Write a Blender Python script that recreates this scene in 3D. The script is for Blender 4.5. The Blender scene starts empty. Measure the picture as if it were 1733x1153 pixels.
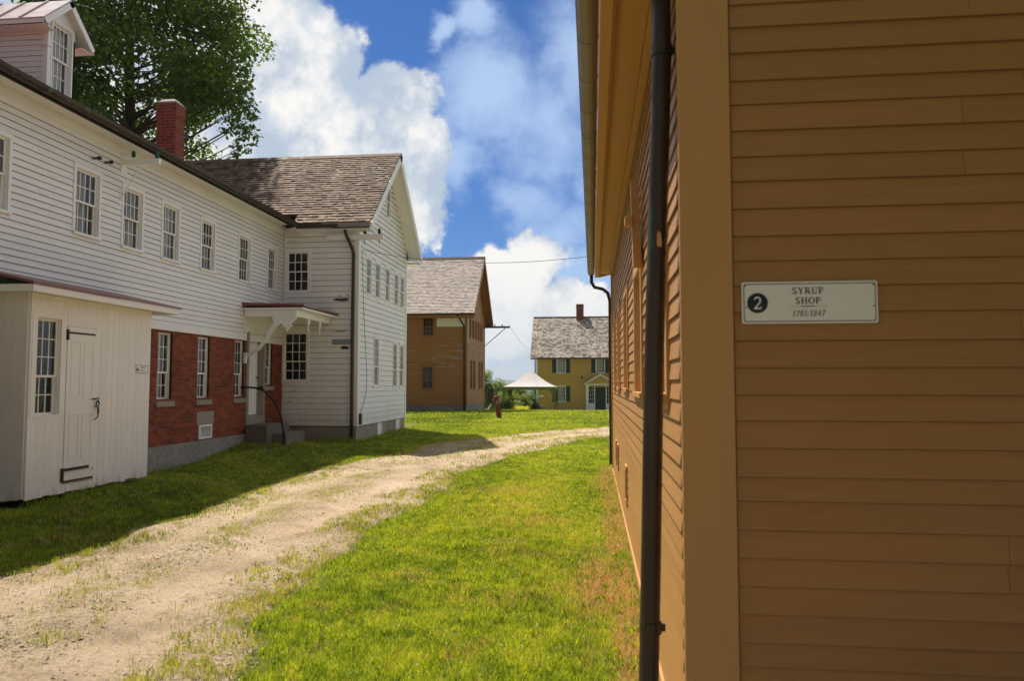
import bpy, math, random
import numpy as np
from mathutils import Vector
random.seed(7); np.random.seed(7)
R=math.radians
S=bpy.context.scene
# ---------------------------------------------------------------- camera
cam=bpy.data.objects.new('camera',bpy.data.cameras.new('camera')); S.collection.objects.link(cam); S.camera=cam
cam.location=(0,0,1.75); cam.rotation_euler=(R(90+3.39),0,R(6.27))
cam.data.sensor_width=36; cam.data.lens=1240/1733*36; cam.data.clip_start=.05; cam.data.clip_end=20000
cam.data.dof.use_dof=True; cam.data.dof.focus_distance=19; cam.data.dof.aperture_fstop=3.2
S.render.resolution_x=1024; S.render.resolution_y=682
S.view_settings.view_transform='Standard'; S.view_settings.look='None'; S.view_settings.exposure=0.42; S.view_settings.gamma=1
# ---------------------------------------------------------------- sun
SUN=Vector((-.395,.36,1)).normalized()
elev=math.asin(SUN.z); azi=math.atan2(SUN.x,SUN.y)
sl=bpy.data.lights.new('sun','SUN'); sl.energy=5.0; sl.angle=R(.5); sl.color=(1,.93,.80)
so=bpy.data.objects.new('sun',sl); S.collection.objects.link(so); so.rotation_euler=SUN.to_track_quat('Z','Y').to_euler(); so.location=(-20,20,50)
# ---------------------------------------------------------------- node helper
class N:
    def __init__(s,nt): s.nt=nt
    def n(s,t,**k):
        o=s.nt.nodes.new(t)
        for a,b in k.items(): setattr(o,a,b)
        return o
    def put(s,sock,v):
        if hasattr(v,'links') or isinstance(v,bpy.types.NodeSocket): s.nt.links.new(v,sock)
        elif v is not None:
            if isinstance(v,(tuple,list)) and len(v)==3 and len(sock.default_value)==4: v=(*v,1)
            sock.default_value=v
    def m(s,op,a,b=None,c=None,clamp=False):
        o=s.n('ShaderNodeMath',operation=op,use_clamp=clamp)
        for i,v in enumerate((a,b,c)):
            if v is not None: s.put(o.inputs[i],v)
        return o.outputs[0]
    def v(s,op,a,b=None,scale=None):
        o=s.n('ShaderNodeVectorMath',operation=op); s.put(o.inputs[0],a)
        if b is not None: s.put(o.inputs[1],b)
        if scale is not None: s.put(o.inputs['Scale'],scale)
        return o.outputs['Value'] if op in('DISTANCE','LENGTH','DOT_PRODUCT') else o.outputs[0]
    def mix(s,f,a,b,bt='MIX'):
        o=s.n('ShaderNodeMix',data_type='RGBA',blend_type=bt)
        s.put(o.inputs[0],f); s.put(o.inputs[6],a); s.put(o.inputs[7],b); return o.outputs[2]
    def noise(s,vec,scale,detail=4,rough=.55,dist=0):
        o=s.n('ShaderNodeTexNoise'); s.put(o.inputs['Vector'],vec); s.put(o.inputs['Scale'],scale)
        o.inputs['Detail'].default_value=detail; o.inputs['Roughness'].default_value=rough; o.inputs['Distortion'].default_value=dist
        return o.outputs[0]
    def ss(s,x,a,b,lo=0.,hi=1.):
        o=s.n('ShaderNodeMapRange',interpolation_type='SMOOTHSTEP'); s.put(o.inputs[0],x)
        for i,v in zip((1,2,3,4),(a,b,lo,hi)): s.put(o.inputs[i],v)
        return o.outputs[0]
    def ramp(s,x,pts):
        o=s.n('ShaderNodeValToRGB'); s.put(o.inputs[0],x); e=o.color_ramp.elements
        while len(e)<len(pts): e.new(.5)
        for q,(p,c) in zip(e,pts): q.position=p; q.color=(*c,1)
        return o.outputs[0]
# ---------------------------------------------------------------- sky with clouds
w=bpy.data.worlds.new('World'); S.world=w; w.use_nodes=True
nt=w.node_tree; nt.nodes.clear(); K=N(nt)
sky=K.n('ShaderNodeTexSky',sky_type='NISHITA'); sky.sun_disc=False; sky.sun_elevation=elev; sky.sun_rotation=azi
sky.air_density=1.0; sky.dust_density=.3; sky.ozone_density=3.0
skyc=K.v('MULTIPLY',sky.outputs[0],(.105*.15,.105*.38,.105*.68))
tc=K.n('ShaderNodeTexCoord').outputs['Generated']
def D(az,el):
    a,e=R(az),R(el); return (math.sin(a)*math.cos(e),math.cos(a)*math.cos(e),math.sin(e))
n1=K.n('ShaderNodeTexNoise'); K.put(n1.inputs['Vector'],tc); n1.inputs['Scale'].default_value=5.5; n1.inputs['Detail'].default_value=7; n1.inputs['Roughness'].default_value=.6
warp=K.v('MULTIPLY_ADD',n1.outputs['Color'],(.16,.16,.16)); nt.nodes[-1].inputs[2].default_value=(-.08,-.08,-.08)
wd=K.v('ADD',tc,warp)
f1=K.noise(tc,9,9,.62); f2=K.noise(tc,3.0,6,.55)
blobs=[(-26.5,23,.11),(-23,24.5,.09),(-21.5,20.5,.10),(-25,17,.12),(-19,16.5,.11),(-16.5,20.5,.085),(-15.2,17.0,.085),(-14.4,14.0,.07),(-13.6,19,.05),(-29,27,.09),(-20,13,.1),
 (-7.8,5.4,.085),(-5.0,9.6,.055),(-10.2,3.6,.07),(-3.6,4.5,.07),(-12.6,1.2,.06),(-7.4,8.0,.055),(-1,5,.05),
 (-28,8,.14),(-36,18,.2),(-45,30,.25)]
def fld(bl,wv,inner=.35):
    acc=None
    for az,el,r in bl:
        d=K.v('DISTANCE',wv,D(az,el)); b=K.ss(d,r*1.25,r*inner)
        acc=b if acc is None else K.m('MAXIMUM',acc,b)
    return acc
near=fld(blobs,wd)
thin=fld([(-8,22,.10),(-4.5,19.5,.12),(-3,13,.085),(-10,17.5,.08),(-1,24,.11),(-9.8,27,.045),(-5,14.6,.08),(-1,9,.08),(1,16,.1),(-12.6,26.5,.03)],wd,.1)
# the rest of the sky: broken cloud everywhere outside the view's own clouds
z=K.n('ShaderNodeSeparateXYZ'); K.put(z.inputs[0],tc)
away=K.m('MAXIMUM',K.ss(z.outputs[2],.50,.62),K.m('MAXIMUM',K.ss(z.outputs[0],.10,.25),K.m('MAXIMUM',K.ss(z.outputs[0],-.55,-.7),K.ss(z.outputs[1],.3,.1))))
bro=K.m('MULTIPLY',K.ss(K.m('ADD',f2,K.m('MULTIPLY',K.ss(z.outputs[0],.1,.4),.08)),.44,.56),away)
dens=K.m('ADD',K.m('MAXIMUM',near,bro),K.m('MULTIPLY',K.m('SUBTRACT',f1,.5),1.5))
cov=K.ss(dens,.27,.58)
thd=K.m('ADD',thin,K.m('MULTIPLY',K.m('SUBTRACT',f1,.5),1.3))
cov2=K.m('MULTIPLY',K.ss(K.m('ADD',thd,K.m('MULTIPLY',K.m('SUBTRACT',f2,.5),1.6)),.2,1.15),.54)
f3=K.noise(tc,6.5,7,.6)
core=K.ss(K.m('ADD',K.m('MULTIPLY',dens,.42),K.m('ADD',K.m('MULTIPLY',K.m('SUBTRACT',f3,.5),2.6),K.m('ADD',K.m('MULTIPLY',K.m('SUBTRACT',f1,.5),1.2),K.m('MULTIPLY',K.m('SUBTRACT',f2,.5),1.2)))),.0,.62)
ccol=K.mix(core,(.50,.60,.74),(1.04,1.02,.98))
dirn=K.mix(K.ss(z.outputs[2],.0,.16),(.78,.86,.95),(1,1,1))
ccol=K.mix(1.0,ccol,dirn,'MULTIPLY')
base=K.mix(cov2,skyc,(.58,.72,.90))
hz=K.ss(z.outputs[2],.14,-.02)
base=K.mix(K.m('MULTIPLY',hz,.6),base,(.62,.72,.85))
full=K.mix(cov,base,K.v('SCALE',ccol,scale=K.m('MULTIPLY_ADD',away,.04,.72)))
hid=K.ss(z.outputs[1],.12,-.12)   # unseen sky behind the viewer, dimmed to darken the shop's near wall
full=K.mix(K.m('MULTIPLY',hid,.8),full,(.062,.066,.082))
bg=K.n('ShaderNodeBackground'); K.put(bg.inputs[0],full); bg.inputs[1].default_value=1.0
out=K.n('ShaderNodeOutputWorld'); nt.links.new(bg.outputs[0],out.inputs[0])
# ================================================================ object helpers
COL=S.collection
def setp(o,label=None,cat=None,group=None,kind=None):
    for k,v in (('label',label),('category',cat),('group',group),('kind',kind)):
        if v: o[k]=v
    return o
def root(name,loc,label,cat,group=None):
    o=bpy.data.objects.new(name,None); COL.objects.link(o); o.location=loc; o.empty_display_size=.2
    return setp(o,label,cat,group)
def org(o):
    while o.parent: o=o.parent
    return np.array(o.location)
class MB:
    def __init__(s): s.v=[]; s.f=[]; s.c=[]; s.sm=False
    def add(s,vs,fs,c=.5):
        b=len(s.v); s.v+= [tuple(p) for p in vs]; s.f+=[tuple(b+i for i in f) for f in fs]; s.c+=[c]*len(fs)
    def hexa(s,p,c=.5):   # 8 points: bottom loop 0-3, top loop 4-7
        s.add(p,[(3,2,1,0),(4,5,6,7),(0,1,5,4),(1,2,6,5),(2,3,7,6),(3,0,4,7)],c)
    def box(s,x0,x1,y0,y1,z0,z1,c=.5):
        s.hexa([(x0,y0,z0),(x1,y0,z0),(x1,y1,z0),(x0,y1,z0),(x0,y0,z1),(x1,y0,z1),(x1,y1,z1),(x0,y1,z1)],c)
    def fb(s,F,s0,s1,n0,n1,z0,z1,c=.5):
        s.hexa([F(s0,n0,z0),F(s1,n0,z0),F(s1,n1,z0),F(s0,n1,z0),F(s0,n0,z1),F(s1,n0,z1),F(s1,n1,z1),F(s0,n1,z1)],c)
    def prism(s,a,b,c=.5):   # two loops of equal length
        n=len(a); s.add(list(a)+list(b),[tuple(range(n))[::-1],tuple(range(n,2*n))]+[(i,(i+1)%n,n+(i+1)%n,n+i) for i in range(n)],c)
    def tube(s,pts,r,k=8,c=.5,cap=True):
        pts=[Vector(p) for p in pts]; n=len(pts); rr=r if isinstance(r,(list,tuple)) else [r]*n
        rings=[]; prev=None
        for i,p in enumerate(pts):
            t=(pts[min(i+1,n-1)]-pts[max(i-1,0)]).normalized()
            a=prev if prev is not None else (Vector((0,0,1)) if abs(t.z)<.9 else Vector((1,0,0)))
            u=(a-t*a.dot(t)).normalized(); w_=t.cross(u); prev=u
            rings.append([p+(u*math.cos(2*math.pi*j/k)+w_*math.sin(2*math.pi*j/k))*rr[i] for j in range(k)])
        vs=[q for g in rings for q in g]; fs=[]
        for i in range(n-1):
            for j in range(k): fs.append((i*k+j,i*k+(j+1)%k,(i+1)*k+(j+1)%k,(i+1)*k+j))
        if cap: fs+= [tuple(range(k))[::-1],tuple((n-1)*k+j for j in range(k))]
        s.add(vs,fs,c)
    def build(s,name,mat,parent=None,origin=None,smooth=False,bevel=0):
        me=bpy.data.meshes.new(name); v=np.array(s.v,float)
        if parent is not None: o0=org(parent)
        elif origin is not None: o0=np.array(origin,float)
        else: o0=np.array([v[:,0].mean(),v[:,1].mean(),v[:,2].min()])
        me.from_pydata((v-o0).tolist(),[],s.f)
        at=me.attributes.new('v','FLOAT','FACE'); at.data.foreach_set('value',np.array(s.c,np.float32))
        if smooth: me.shade_smooth()
        me.materials.append(mat)
        o=bpy.data.objects.new(name,me); COL.objects.link(o)
        if parent is not None: o.parent=parent
        else: o.location=o0
        if bevel:
            b=o.modifiers.new('bevel','BEVEL'); b.width=bevel; b.segments=2; b.limit_method='ANGLE'
        return o
def FR(ax,c,d):
    if ax=='X': return lambda s,n,z:(c+d*n,s,z)
    return lambda s,n,z:(s,c+d*n,z)
def clip(poly,conv):   # Sutherland-Hodgman; conv is counter-clockwise
    out=list(poly)
    for i in range(len(conv)):
        a=conv[i]; b=conv[(i+1)%len(conv)]; inp=out; out=[]
        if not inp: return []
        side=lambda p:(b[0]-a[0])*(p[1]-a[1])-(b[1]-a[1])*(p[0]-a[0])
        for j in range(len(inp)):
            p=inp[j]; q=inp[(j+1)%len(inp)]; sp,sq=side(p),side(q)
            if sp>=-1e-9: out.append(p)
            if (sp>1e-9 and sq<-1e-9) or (sp<-1e-9 and sq>1e-9):
                t=sp/(sp-sq); out.append((p[0]+(q[0]-p[0])*t,p[1]+(q[1]-p[1])*t))
    return out
def wall_core(mb,F,poly,ops,th=.14):
    ss=sorted({p[0] for p in poly}|{o[0] for o in ops}|{o[1] for o in ops}); zs=sorted({p[1] for p in poly}|{o[2] for o in ops}|{o[3] for o in ops})
    for i in range(len(ss)-1):
        for j in range(len(zs)-1):
            cs,cz=(ss[i]+ss[i+1])/2,(zs[j]+zs[j+1])/2
            if any(o[0]<cs<o[1] and o[2]<cz<o[3] for o in ops): continue
            c=clip([(ss[i],zs[j]),(ss[i+1],zs[j]),(ss[i+1],zs[j+1]),(ss[i],zs[j+1])],poly)
            if len(c)<3: continue
            mb.add([F(a,0,b) for a,b in c],[tuple(range(len(c)))]); mb.add([F(a,-th,b) for a,b in c],[tuple(range(len(c)))])
    for s0,s1,z0,z1 in ops:
        for a,b in (((s0,z0),(s1,z0)),((s1,z0),(s1,z1)),((s1,z1),(s0,z1)),((s0,z1),(s0,z0))):
            mb.add([F(a[0],0,a[1]),F(b[0],0,b[1]),F(b[0],-th,b[1]),F(a[0],-th,a[1])],[(0,1,2,3)])
def boards(mb,F,poly,ops,z0,z1,ex,t=.017,jit=.002,joint=3.0,grow=.05,wob=0.,gap=.0015,lap=0.):
    smin=min(p[0] for p in poly); smax=max(p[0] for p in poly); zb=z0; ops=[(a-grow,b+grow,c-grow,d+grow) for a,b,c,d in ops]
    n=max(1,round((z1-z0)/ex)); ex=(z1-z0)/n
    zl=[z0+i*ex+(random.uniform(-jit,jit) if 0<i<n else 0) for i in range(n+1)]
    for i in range(n):
        zb,zt=zl[i],zl[i+1]; tt=t*random.uniform(.85,1.1)
        segs=[]; a=smin; 
        while a<smax:
            L=random.uniform(.7,1.6)*joint; b=min(a+L,smax) if smax-a-L>.3 else smax
            segs.append((a,b)); a=b
        for a,b in segs:
            c=random.random(); g=0 if b==smax else gap; dz=random.uniform(-1,1)*wob
            zb_=zb+dz; zt_=zt+(.004 if wob and i<n-1 else 0)
            cuts=sorted({a,b-g}|{x for o in ops if o[2]<zt and o[3]>zb for x in(o[0],o[1]) if a<x<b-g})
            for q in range(len(cuts)-1):
                u0,u1=cuts[q],cuts[q+1]; um=(u0+u1)/2; rng=[(zb_,zt_)]
                for o in ops:
                    if o[0]<um<o[1]:
                        nr=[]
                        for (p0,p1) in rng:
                            if o[3]<=p0 or o[2]>=p1: nr.append((p0,p1))
                            else:
                                if o[2]>p0: nr.append((p0,o[2]))
                                if o[3]<p1: nr.append((o[3],p1))
                        rng=nr
                for p0,p1 in rng:
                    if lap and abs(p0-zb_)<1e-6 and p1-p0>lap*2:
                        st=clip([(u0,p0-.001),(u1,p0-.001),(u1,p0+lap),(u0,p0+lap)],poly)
                        if len(st)>2: mb.add([F(x,.0045,y) for x,y in st],[tuple(range(len(st)))],-2.)  # dark strip at each lap, a painted-in shadow gap
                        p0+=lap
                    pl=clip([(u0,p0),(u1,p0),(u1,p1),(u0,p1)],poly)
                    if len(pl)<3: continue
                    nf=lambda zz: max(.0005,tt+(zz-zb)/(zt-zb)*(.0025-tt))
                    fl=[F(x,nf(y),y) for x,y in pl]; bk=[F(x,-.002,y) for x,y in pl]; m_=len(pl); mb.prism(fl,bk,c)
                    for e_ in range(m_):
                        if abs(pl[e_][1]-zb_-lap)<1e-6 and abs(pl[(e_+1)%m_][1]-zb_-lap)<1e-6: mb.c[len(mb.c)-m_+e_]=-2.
def mat(name,col,rough=.6,var=.12,grain=0.,bump=.15,bscale=60,spot=None,axis=None,metal=0.,spec=.4,dirtlow=None,big=.08,under=None):
    m=bpy.data.materials.new(name); m.use_nodes=True; k=N(m.node_tree); b=m.node_tree.nodes['Principled BSDF']
    oc=k.n('ShaderNodeTexCoord').outputs['Object']; gp=k.n('ShaderNodeNewGeometry').outputs['Position']
    at=k.n('ShaderNodeAttribute',attribute_name='v').outputs['Fac']
    vv=gp if axis is None else k.v('MULTIPLY',gp,axis)
    f=k.noise(vv,bscale*.25,5,.6); g=k.noise(gp,1.3,5,.6)
    br=k.m('ADD',1.0,k.m('ADD',k.m('MULTIPLY',k.m('SUBTRACT',k.m('MAXIMUM',at,0.),.5),var),k.m('ADD',k.m('MULTIPLY',k.m('SUBTRACT',f,.5),grain),k.m('MULTIPLY',k.m('SUBTRACT',g,.5),big*2))))
    c=k.v('SCALE',(*col,),scale=br)
    if under: c=k.mix(k.m('LESS_THAN',at,-1.),c,under)  # darker laps and undersides: shade between boards put into the colour
    if spot:
        sc,th,scol,ax=spot; sp=k.noise(k.v('MULTIPLY',gp,ax),sc,6,.65); big2=k.noise(gp,.7,2,.5)
        q=k.ss(k.m('ADD',sp,k.m('MULTIPLY',k.m('SUBTRACT',big2,.5),.35)),th,th+.03); c=k.mix(q,c,scol)
    if dirtlow:
        zz=k.n('ShaderNodeSeparateXYZ'); k.put(zz.inputs[0],gp); st=k.noise(k.v('MULTIPLY',gp,(3,3,.5)),3,5,.6)
        q=k.m('MULTIPLY',k.ss(k.m('ADD',zz.outputs[2],k.m('MULTIPLY',k.m('SUBTRACT',st,.5),-1.2)),dirtlow[0],dirtlow[0]-.5),dirtlow[2]); c=k.mix(q,c,dirtlow[1])
    k.put(b.inputs['Base Color'],c); b.inputs['Metallic'].default_value=metal; b.inputs['Specular IOR Level'].default_value=spec
    k.put(b.inputs['Roughness'],k.m('ADD',rough,k.m('MULTIPLY',k.m('SUBTRACT',f,.5),.25),clamp=True))
    if bump:
        bn=k.n('ShaderNodeBump'); bn.inputs['Strength'].default_value=bump; bn.inputs['Distance'].default_value=.01; k.put(bn.inputs['Height'],k.noise(vv,bscale,5,.65)); k.put(b.inputs['Normal'],bn.outputs[0])
    return m
H=(.35,.35,6); V=(6,6,.35)
PEEL=(5,.72,(.33,.31,.28),(.5,.5,5))
M={}
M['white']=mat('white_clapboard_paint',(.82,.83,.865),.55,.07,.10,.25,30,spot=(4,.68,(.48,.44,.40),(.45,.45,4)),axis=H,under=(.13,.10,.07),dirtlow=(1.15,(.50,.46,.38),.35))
M['trim']=mat('white_trim_paint',(.83,.84,.87),.5,.05,.06,.1,40)
M['cream']=mat('cream_board_paint',(.82,.805,.80),.6,.05,.12,.25,30,axis=V,dirtlow=(.42,(.32,.27,.22),.55))
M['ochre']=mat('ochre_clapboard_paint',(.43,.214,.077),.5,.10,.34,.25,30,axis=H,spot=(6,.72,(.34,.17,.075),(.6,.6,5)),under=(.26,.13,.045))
M['ochretrim']=mat('ochre_trim_paint',(.57,.30,.115),.5,.05,.08,.12,40,axis=V)
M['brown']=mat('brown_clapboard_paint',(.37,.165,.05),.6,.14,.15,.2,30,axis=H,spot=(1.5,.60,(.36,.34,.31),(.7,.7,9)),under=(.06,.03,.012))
M['browntrim']=mat('brown_trim_paint',(.34,.145,.042),.55,.06,.1,.1,30)
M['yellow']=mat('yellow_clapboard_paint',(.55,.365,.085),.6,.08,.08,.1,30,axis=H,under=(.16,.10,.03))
M['stone']=mat('granite',(.30,.265,.22),.8,.25,.35,.6,25,big=.2)
M['concrete']=mat('rough_concrete',(.26,.25,.235),.85,.1,1.3,1.,40,big=.4)
M['darkstone']=mat('weathered_stone_step',(.16,.14,.12),.85,.3,.4,.6,18,big=.3)
M['copper']=mat('aged_copper',(.085,.060,.045),.38,.15,.4,.08,12,metal=.75,big=.3)
M['copperdk']=mat('dark_copper_pipe',(.060,.045,.036),.42,.1,.6,.12,10,metal=.5,big=.5,spot=(4,.60,(.085,.105,.09),(1.5,1.5,.3)))
M['copgut']=mat('grey_copper_gutter',(.27,.235,.20),.45,.15,.35,.06,14,metal=.4,big=.3)
M['redmetal']=mat('red_painted_metal_roof',(.17,.035,.025),.33,.1,.1,.03,20,spec=.6)
M['slate']=mat('brown_wood_shingle',(.165,.108,.072),.8,1.2,.6,.4,40,axis=(3,3,1),spot=(5,.61,(.52,.46,.40),(1,3,3)),big=.25)
M['palesh']=mat('pale_weathered_shingle',(.44,.375,.35),.8,.55,.5,.4,40,spot=(4,.66,(.55,.50,.46),(1,3,3)),big=.15)
M['mottle']=mat('mottled_shingle',(.29,.25,.215),.8,1.5,.5,.4,30,spot=(5,.57,(.62,.56,.50),(1,2,2)),big=.25)
M['iron']=mat('black_iron',(.012,.012,.012),.5,.1,.2,.1,60,metal=.2)
M['rust']=mat('rusty_red_iron',(.16,.045,.022),.75,.3,.8,.5,30,spot=(9,.66,(.30,.17,.10),(1,1,1)),big=.3)
M['green']=mat('dark_green_paint',(.006,.035,.026),.45,.1,.1,.05,30)
M['glassg']=mat('green_glass_insulator',(.004,.09,.07),.08,.1,.1,0)
M['glassd']=mat('dark_insulator',(.01,.012,.018),.15,.1,.1,0)
M['glarered']=mat('glare_pale_metal_roof',(.55,.43,.42),.35,.1,.1,.03,20,spec=.6)  # red metal lightened: the dormer roof's sun glare is put into its colour
M['greyboard']=mat('weathered_grey_board',(.30,.285,.27),.7,.1,.4,.2,30,axis=H)
M['earth']=mat('unseen_bounce_brown_earth',(.20,.145,.09),.95,0,.5,.8,20,big=.3)
M['alu']=mat('zinc_patch',(.26,.31,.33),.45,.1,.4,.1,20,metal=.7)
M['rot']=mat('bare_rotted_wood',(.10,.07,.045),.9,.2,.6,.6,30,axis=H)
M['wire']=mat('black_cable',(.02,.02,.02),.6)
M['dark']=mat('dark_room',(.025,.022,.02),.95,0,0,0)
M['shade']=mat('pale_curtain_and_sky_reflection',(.62,.60,.57),.9,.2,.1,.3,30,axis=(8,8,.5))
M['tentw']=mat('white_canopy_fabric',(.52,.485,.475),.7,.02,.03,.15,6)
M['tentg']=mat('olive_canopy_fabric',(.14,.20,.045),.8,.02,.05,.1,8)
M['alup']=mat('grey_tent_leg',(.12,.11,.10),.5,metal=.5)
M['navy']=mat('navy_sign_ink',(.013,.020,.04),.4,0,0,0)
M['signw']=mat('sign_white_face',(.86,.84,.84),.35,0,.03,.02,20)
M['signline']=mat('grey_sign_ink',(.10,.10,.12),.5,0,0,0)
M['peelp']=mat('peeled_pale_paint',(.45,.38,.32),.8,.2,.3,.2,20)
M['darktrim']=mat('dark_eave_board',(.12,.09,.07),.7)
M['rustl']=mat('worn_pale_rust',(.34,.22,.16),.7,.2,.5,.3,30)
M['greymetal']=mat('dark_grey_metal',(.05,.06,.075),.5,metal=.3)
# brick
def brickmat(name,c1,c2,mort,sx=.21,sz=.072):
    m=bpy.data.materials.new(name); m.use_nodes=True; k=N(m.node_tree); b=m.node_tree.nodes['Principled BSDF']
    gp=k.n('ShaderNodeNewGeometry').outputs['Position']; sp=k.n('ShaderNodeSeparateXYZ'); k.put(sp.inputs[0],gp)
    cb=k.n('ShaderNodeCombineXYZ'); k.put(cb.inputs[0],k.m('ADD',sp.outputs[0],sp.outputs[1])); k.put(cb.inputs[1],sp.outputs[2])
    wv=k.v('ADD',cb.outputs[0],k.v('SCALE',k.v('SUBTRACT',k.n('ShaderNodeTexNoise').outputs[1],(.5,.5,.5)),scale=.004))
    br=k.n('ShaderNodeTexBrick'); k.put(br.inputs['Vector'],wv)
    for a,v_ in (('Color1',(*c1,1)),('Color2',(*c2,1)),('Mortar',(*mort,1)),('Scale',1.),('Mortar Size',.006),('Mortar Smooth',.4),('Bias',0.),('Brick Width',sx),('Row Height',sz)): br.inputs[a].default_value=v_
    f=k.noise(gp,9,5,.65); g=k.noise(gp,1.5,4,.6)
    c=k.v('SCALE',br.outputs[0],scale=k.m('ADD',.05,k.m('ADD',k.m('MULTIPLY',f,1.2),k.m('MULTIPLY',g,.7))))
    k.put(b.inputs['Base Color'],c); b.inputs['Roughness'].default_value=.85; b.inputs['Specular IOR Level'].default_value=.25
    bn=k.n('ShaderNodeBump'); bn.inputs['Strength'].default_value=.7; bn.inputs['Distance'].default_value=.012
    k.put(bn.inputs['Height'],k.m('ADD',k.m('MULTIPLY',br.outputs[1],-1.),k.m('MULTIPLY',k.noise(gp,70,4,.6),.4))); k.put(b.inputs['Normal'],bn.outputs[0])
    return m
M['brick']=brickmat('red_brick_wall',(.28,.066,.030),(.14,.036,.018),(.22,.11,.075))
M['chbrick']=brickmat('red_chimney_brick',(.25,.06,.035),(.16,.038,.022),(.33,.20,.16))
# glass: clear pane with fresnel reflection
def glass():
    m=bpy.data.materials.new('window_glass'); m.use_nodes=True; nt=m.node_tree; nt.nodes.clear(); k=N(nt)
    gp=k.n('ShaderNodeNewGeometry').outputs['Position']
    bn=k.n('ShaderNodeBump'); bn.inputs['Strength'].default_value=.25; bn.inputs['Distance'].default_value=.004; k.put(bn.inputs['Height'],k.noise(gp,7,2,.5))
    gl=k.n('ShaderNodeBsdfGlossy'); gl.inputs['Roughness'].default_value=.02; gl.inputs['Color'].default_value=(.95,.97,1,1); k.put(gl.inputs['Normal'],bn.outputs[0])
    tr=k.n('ShaderNodeBsdfTransparent'); tr.inputs[0].default_value=(.88,.92,.90,1)
    fr=k.n('ShaderNodeFresnel'); fr.inputs['IOR'].default_value=1.52; k.put(fr.inputs['Normal'],bn.outputs[0])
    mx=k.n('ShaderNodeMixShader'); nt.links.new(fr.outputs[0],mx.inputs[0]); nt.links.new(tr.outputs[0],mx.inputs[1]); nt.links.new(gl.outputs[0],mx.inputs[2])
    o=k.n('ShaderNodeOutputMaterial'); nt.links.new(mx.outputs[0],o.inputs[0]); return m
M['glass']=glass()
# window = casing part with sash, pane, curtain sub-parts
def window(parent,F,s0,s1,z0,z1,cols,rt,rb,tm,cw=.08,sill=.03,cap=.0,curtain=0,depth=.10,sh=0.,label=None,mw=.014,sm=None,nolabel=True,sillmat=None):
    sm=sm or tm; a=MB()
    a.fb(F,s0-cw,s0,-.001,.028,z0-.02,z1+cw*1.2); a.fb(F,s1,s1+cw,-.001,.028,z0-.02,z1+cw*1.2); a.fb(F,s0,s1,-.001,.026,z1,z1+cw*1.2)
    a.fb(F,s0-cw,s1+cw,-.001,.024,z0-.02-cw*.8,z0-.021)
    a.fb(F,s0-.02-cw*.6*(sill>0),s1+.02+cw*.6*(sill>0),-depth,.03+sill,z0-.045,z0-.001)
    if cap: a.fb(F,s0-cw-.03,s1+cw+.03,-.001,.05+cap*.2,z1+cw*1.2,z1+cw*1.2+.035)
    for p,q in ((s0,s0+.012),(s1-.012,s1)): a.fb(F,p,q,-depth,-.002,z0,z1)
    a.fb(F,s0+.012,s1-.012,-depth,-.002,z1-.012,z1)
    w_=a.build('window',tm,parent,bevel=0.003)
    if label: w_['label']=label
    s_=MB(); s0+=.012; s1-=.012; z1-=.012; zm=z0+(z1-z0)*rb/(rt+rb); fw=.028
    for (p0,p1,rows,n0) in ((zm-.012,z1,rt,-.055),(z0,zm+.018,rb,-.082)):
        n0+=sh; n1=n0+.025
        s_.fb(F,s0,s0+fw,n0,n1,p0,p1); s_.fb(F,s1-fw,s1,n0,n1,p0,p1); s_.fb(F,s0+fw,s1-fw,n0,n1,p0,p0+.032); s_.fb(F,s0+fw,s1-fw,n0,n1,p1-.026,p1)
        g0,g1=s0+fw,s1-fw; h0,h1=p0+.032,p1-.026
        for i in range(1,cols): c=g0+(g1-g0)*i/cols; s_.fb(F,c-mw/2,c+mw/2,n0+.004,n1-.003,h0,h1)
        for j in range(1,rows): c=h0+(h1-h0)*j/rows; s_.fb(F,g0,g1,n0+.006,n1-.005,c-mw/2,c+mw/2)
    s_.build('sash',sm,w_)
    g=MB()
    g.add([F(s0+.01,-.042+sh,zm),F(s1-.01,-.042+sh,zm),F(s1-.01,-.042+sh,z1-.01),F(s0+.01,-.042+sh,z1-.01)],[(0,1,2,3)])
    g.add([F(s0+.01,-.069+sh,z0+.01),F(s1-.01,-.069+sh,z0+.01),F(s1-.01,-.069+sh,zm),F(s0+.01,-.069+sh,zm)],[(0,1,2,3)])
    g.build('pane',M['glass'],w_)
    if curtain:
        c=MB(); n=26; spans={5:[(0,1)],1:[(0,.36),(.55,1)],2:[(0,.8)],3:[(.1,1)],4:[(0,1)]}[curtain]
        for a0,a1 in spans:
            top=[];bot=[]
            for i in range(n+1):
                t=a0+(a1-a0)*i/n; x=s0+(s1-s0)*t; d=-.125+.016*math.sin(i*1.9)+.012*math.sin(i*.7)
                top.append(F(x,d,z1)); bot.append(F(x+.02*math.sin(i*.5),d*1.05,z0 if curtain<4 else zm+.02))
            c.add(top+bot,[(i,i+1,n+2+i,n+1+i) for i in range(n)])
        c.build('curtain',M['shade'] if curtain!=4 else M['curtd'],w_)  # in the annex gable windows this sheet stands in for reflected sky
    return w_
M['curtd']=mat('torn_dark_curtain',(.10,.07,.085),.9,.2,1.2,.3,18,axis=(5,5,1.2),spot=(3,.62,(.42,.36,.36),(3,3,.5)))
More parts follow.
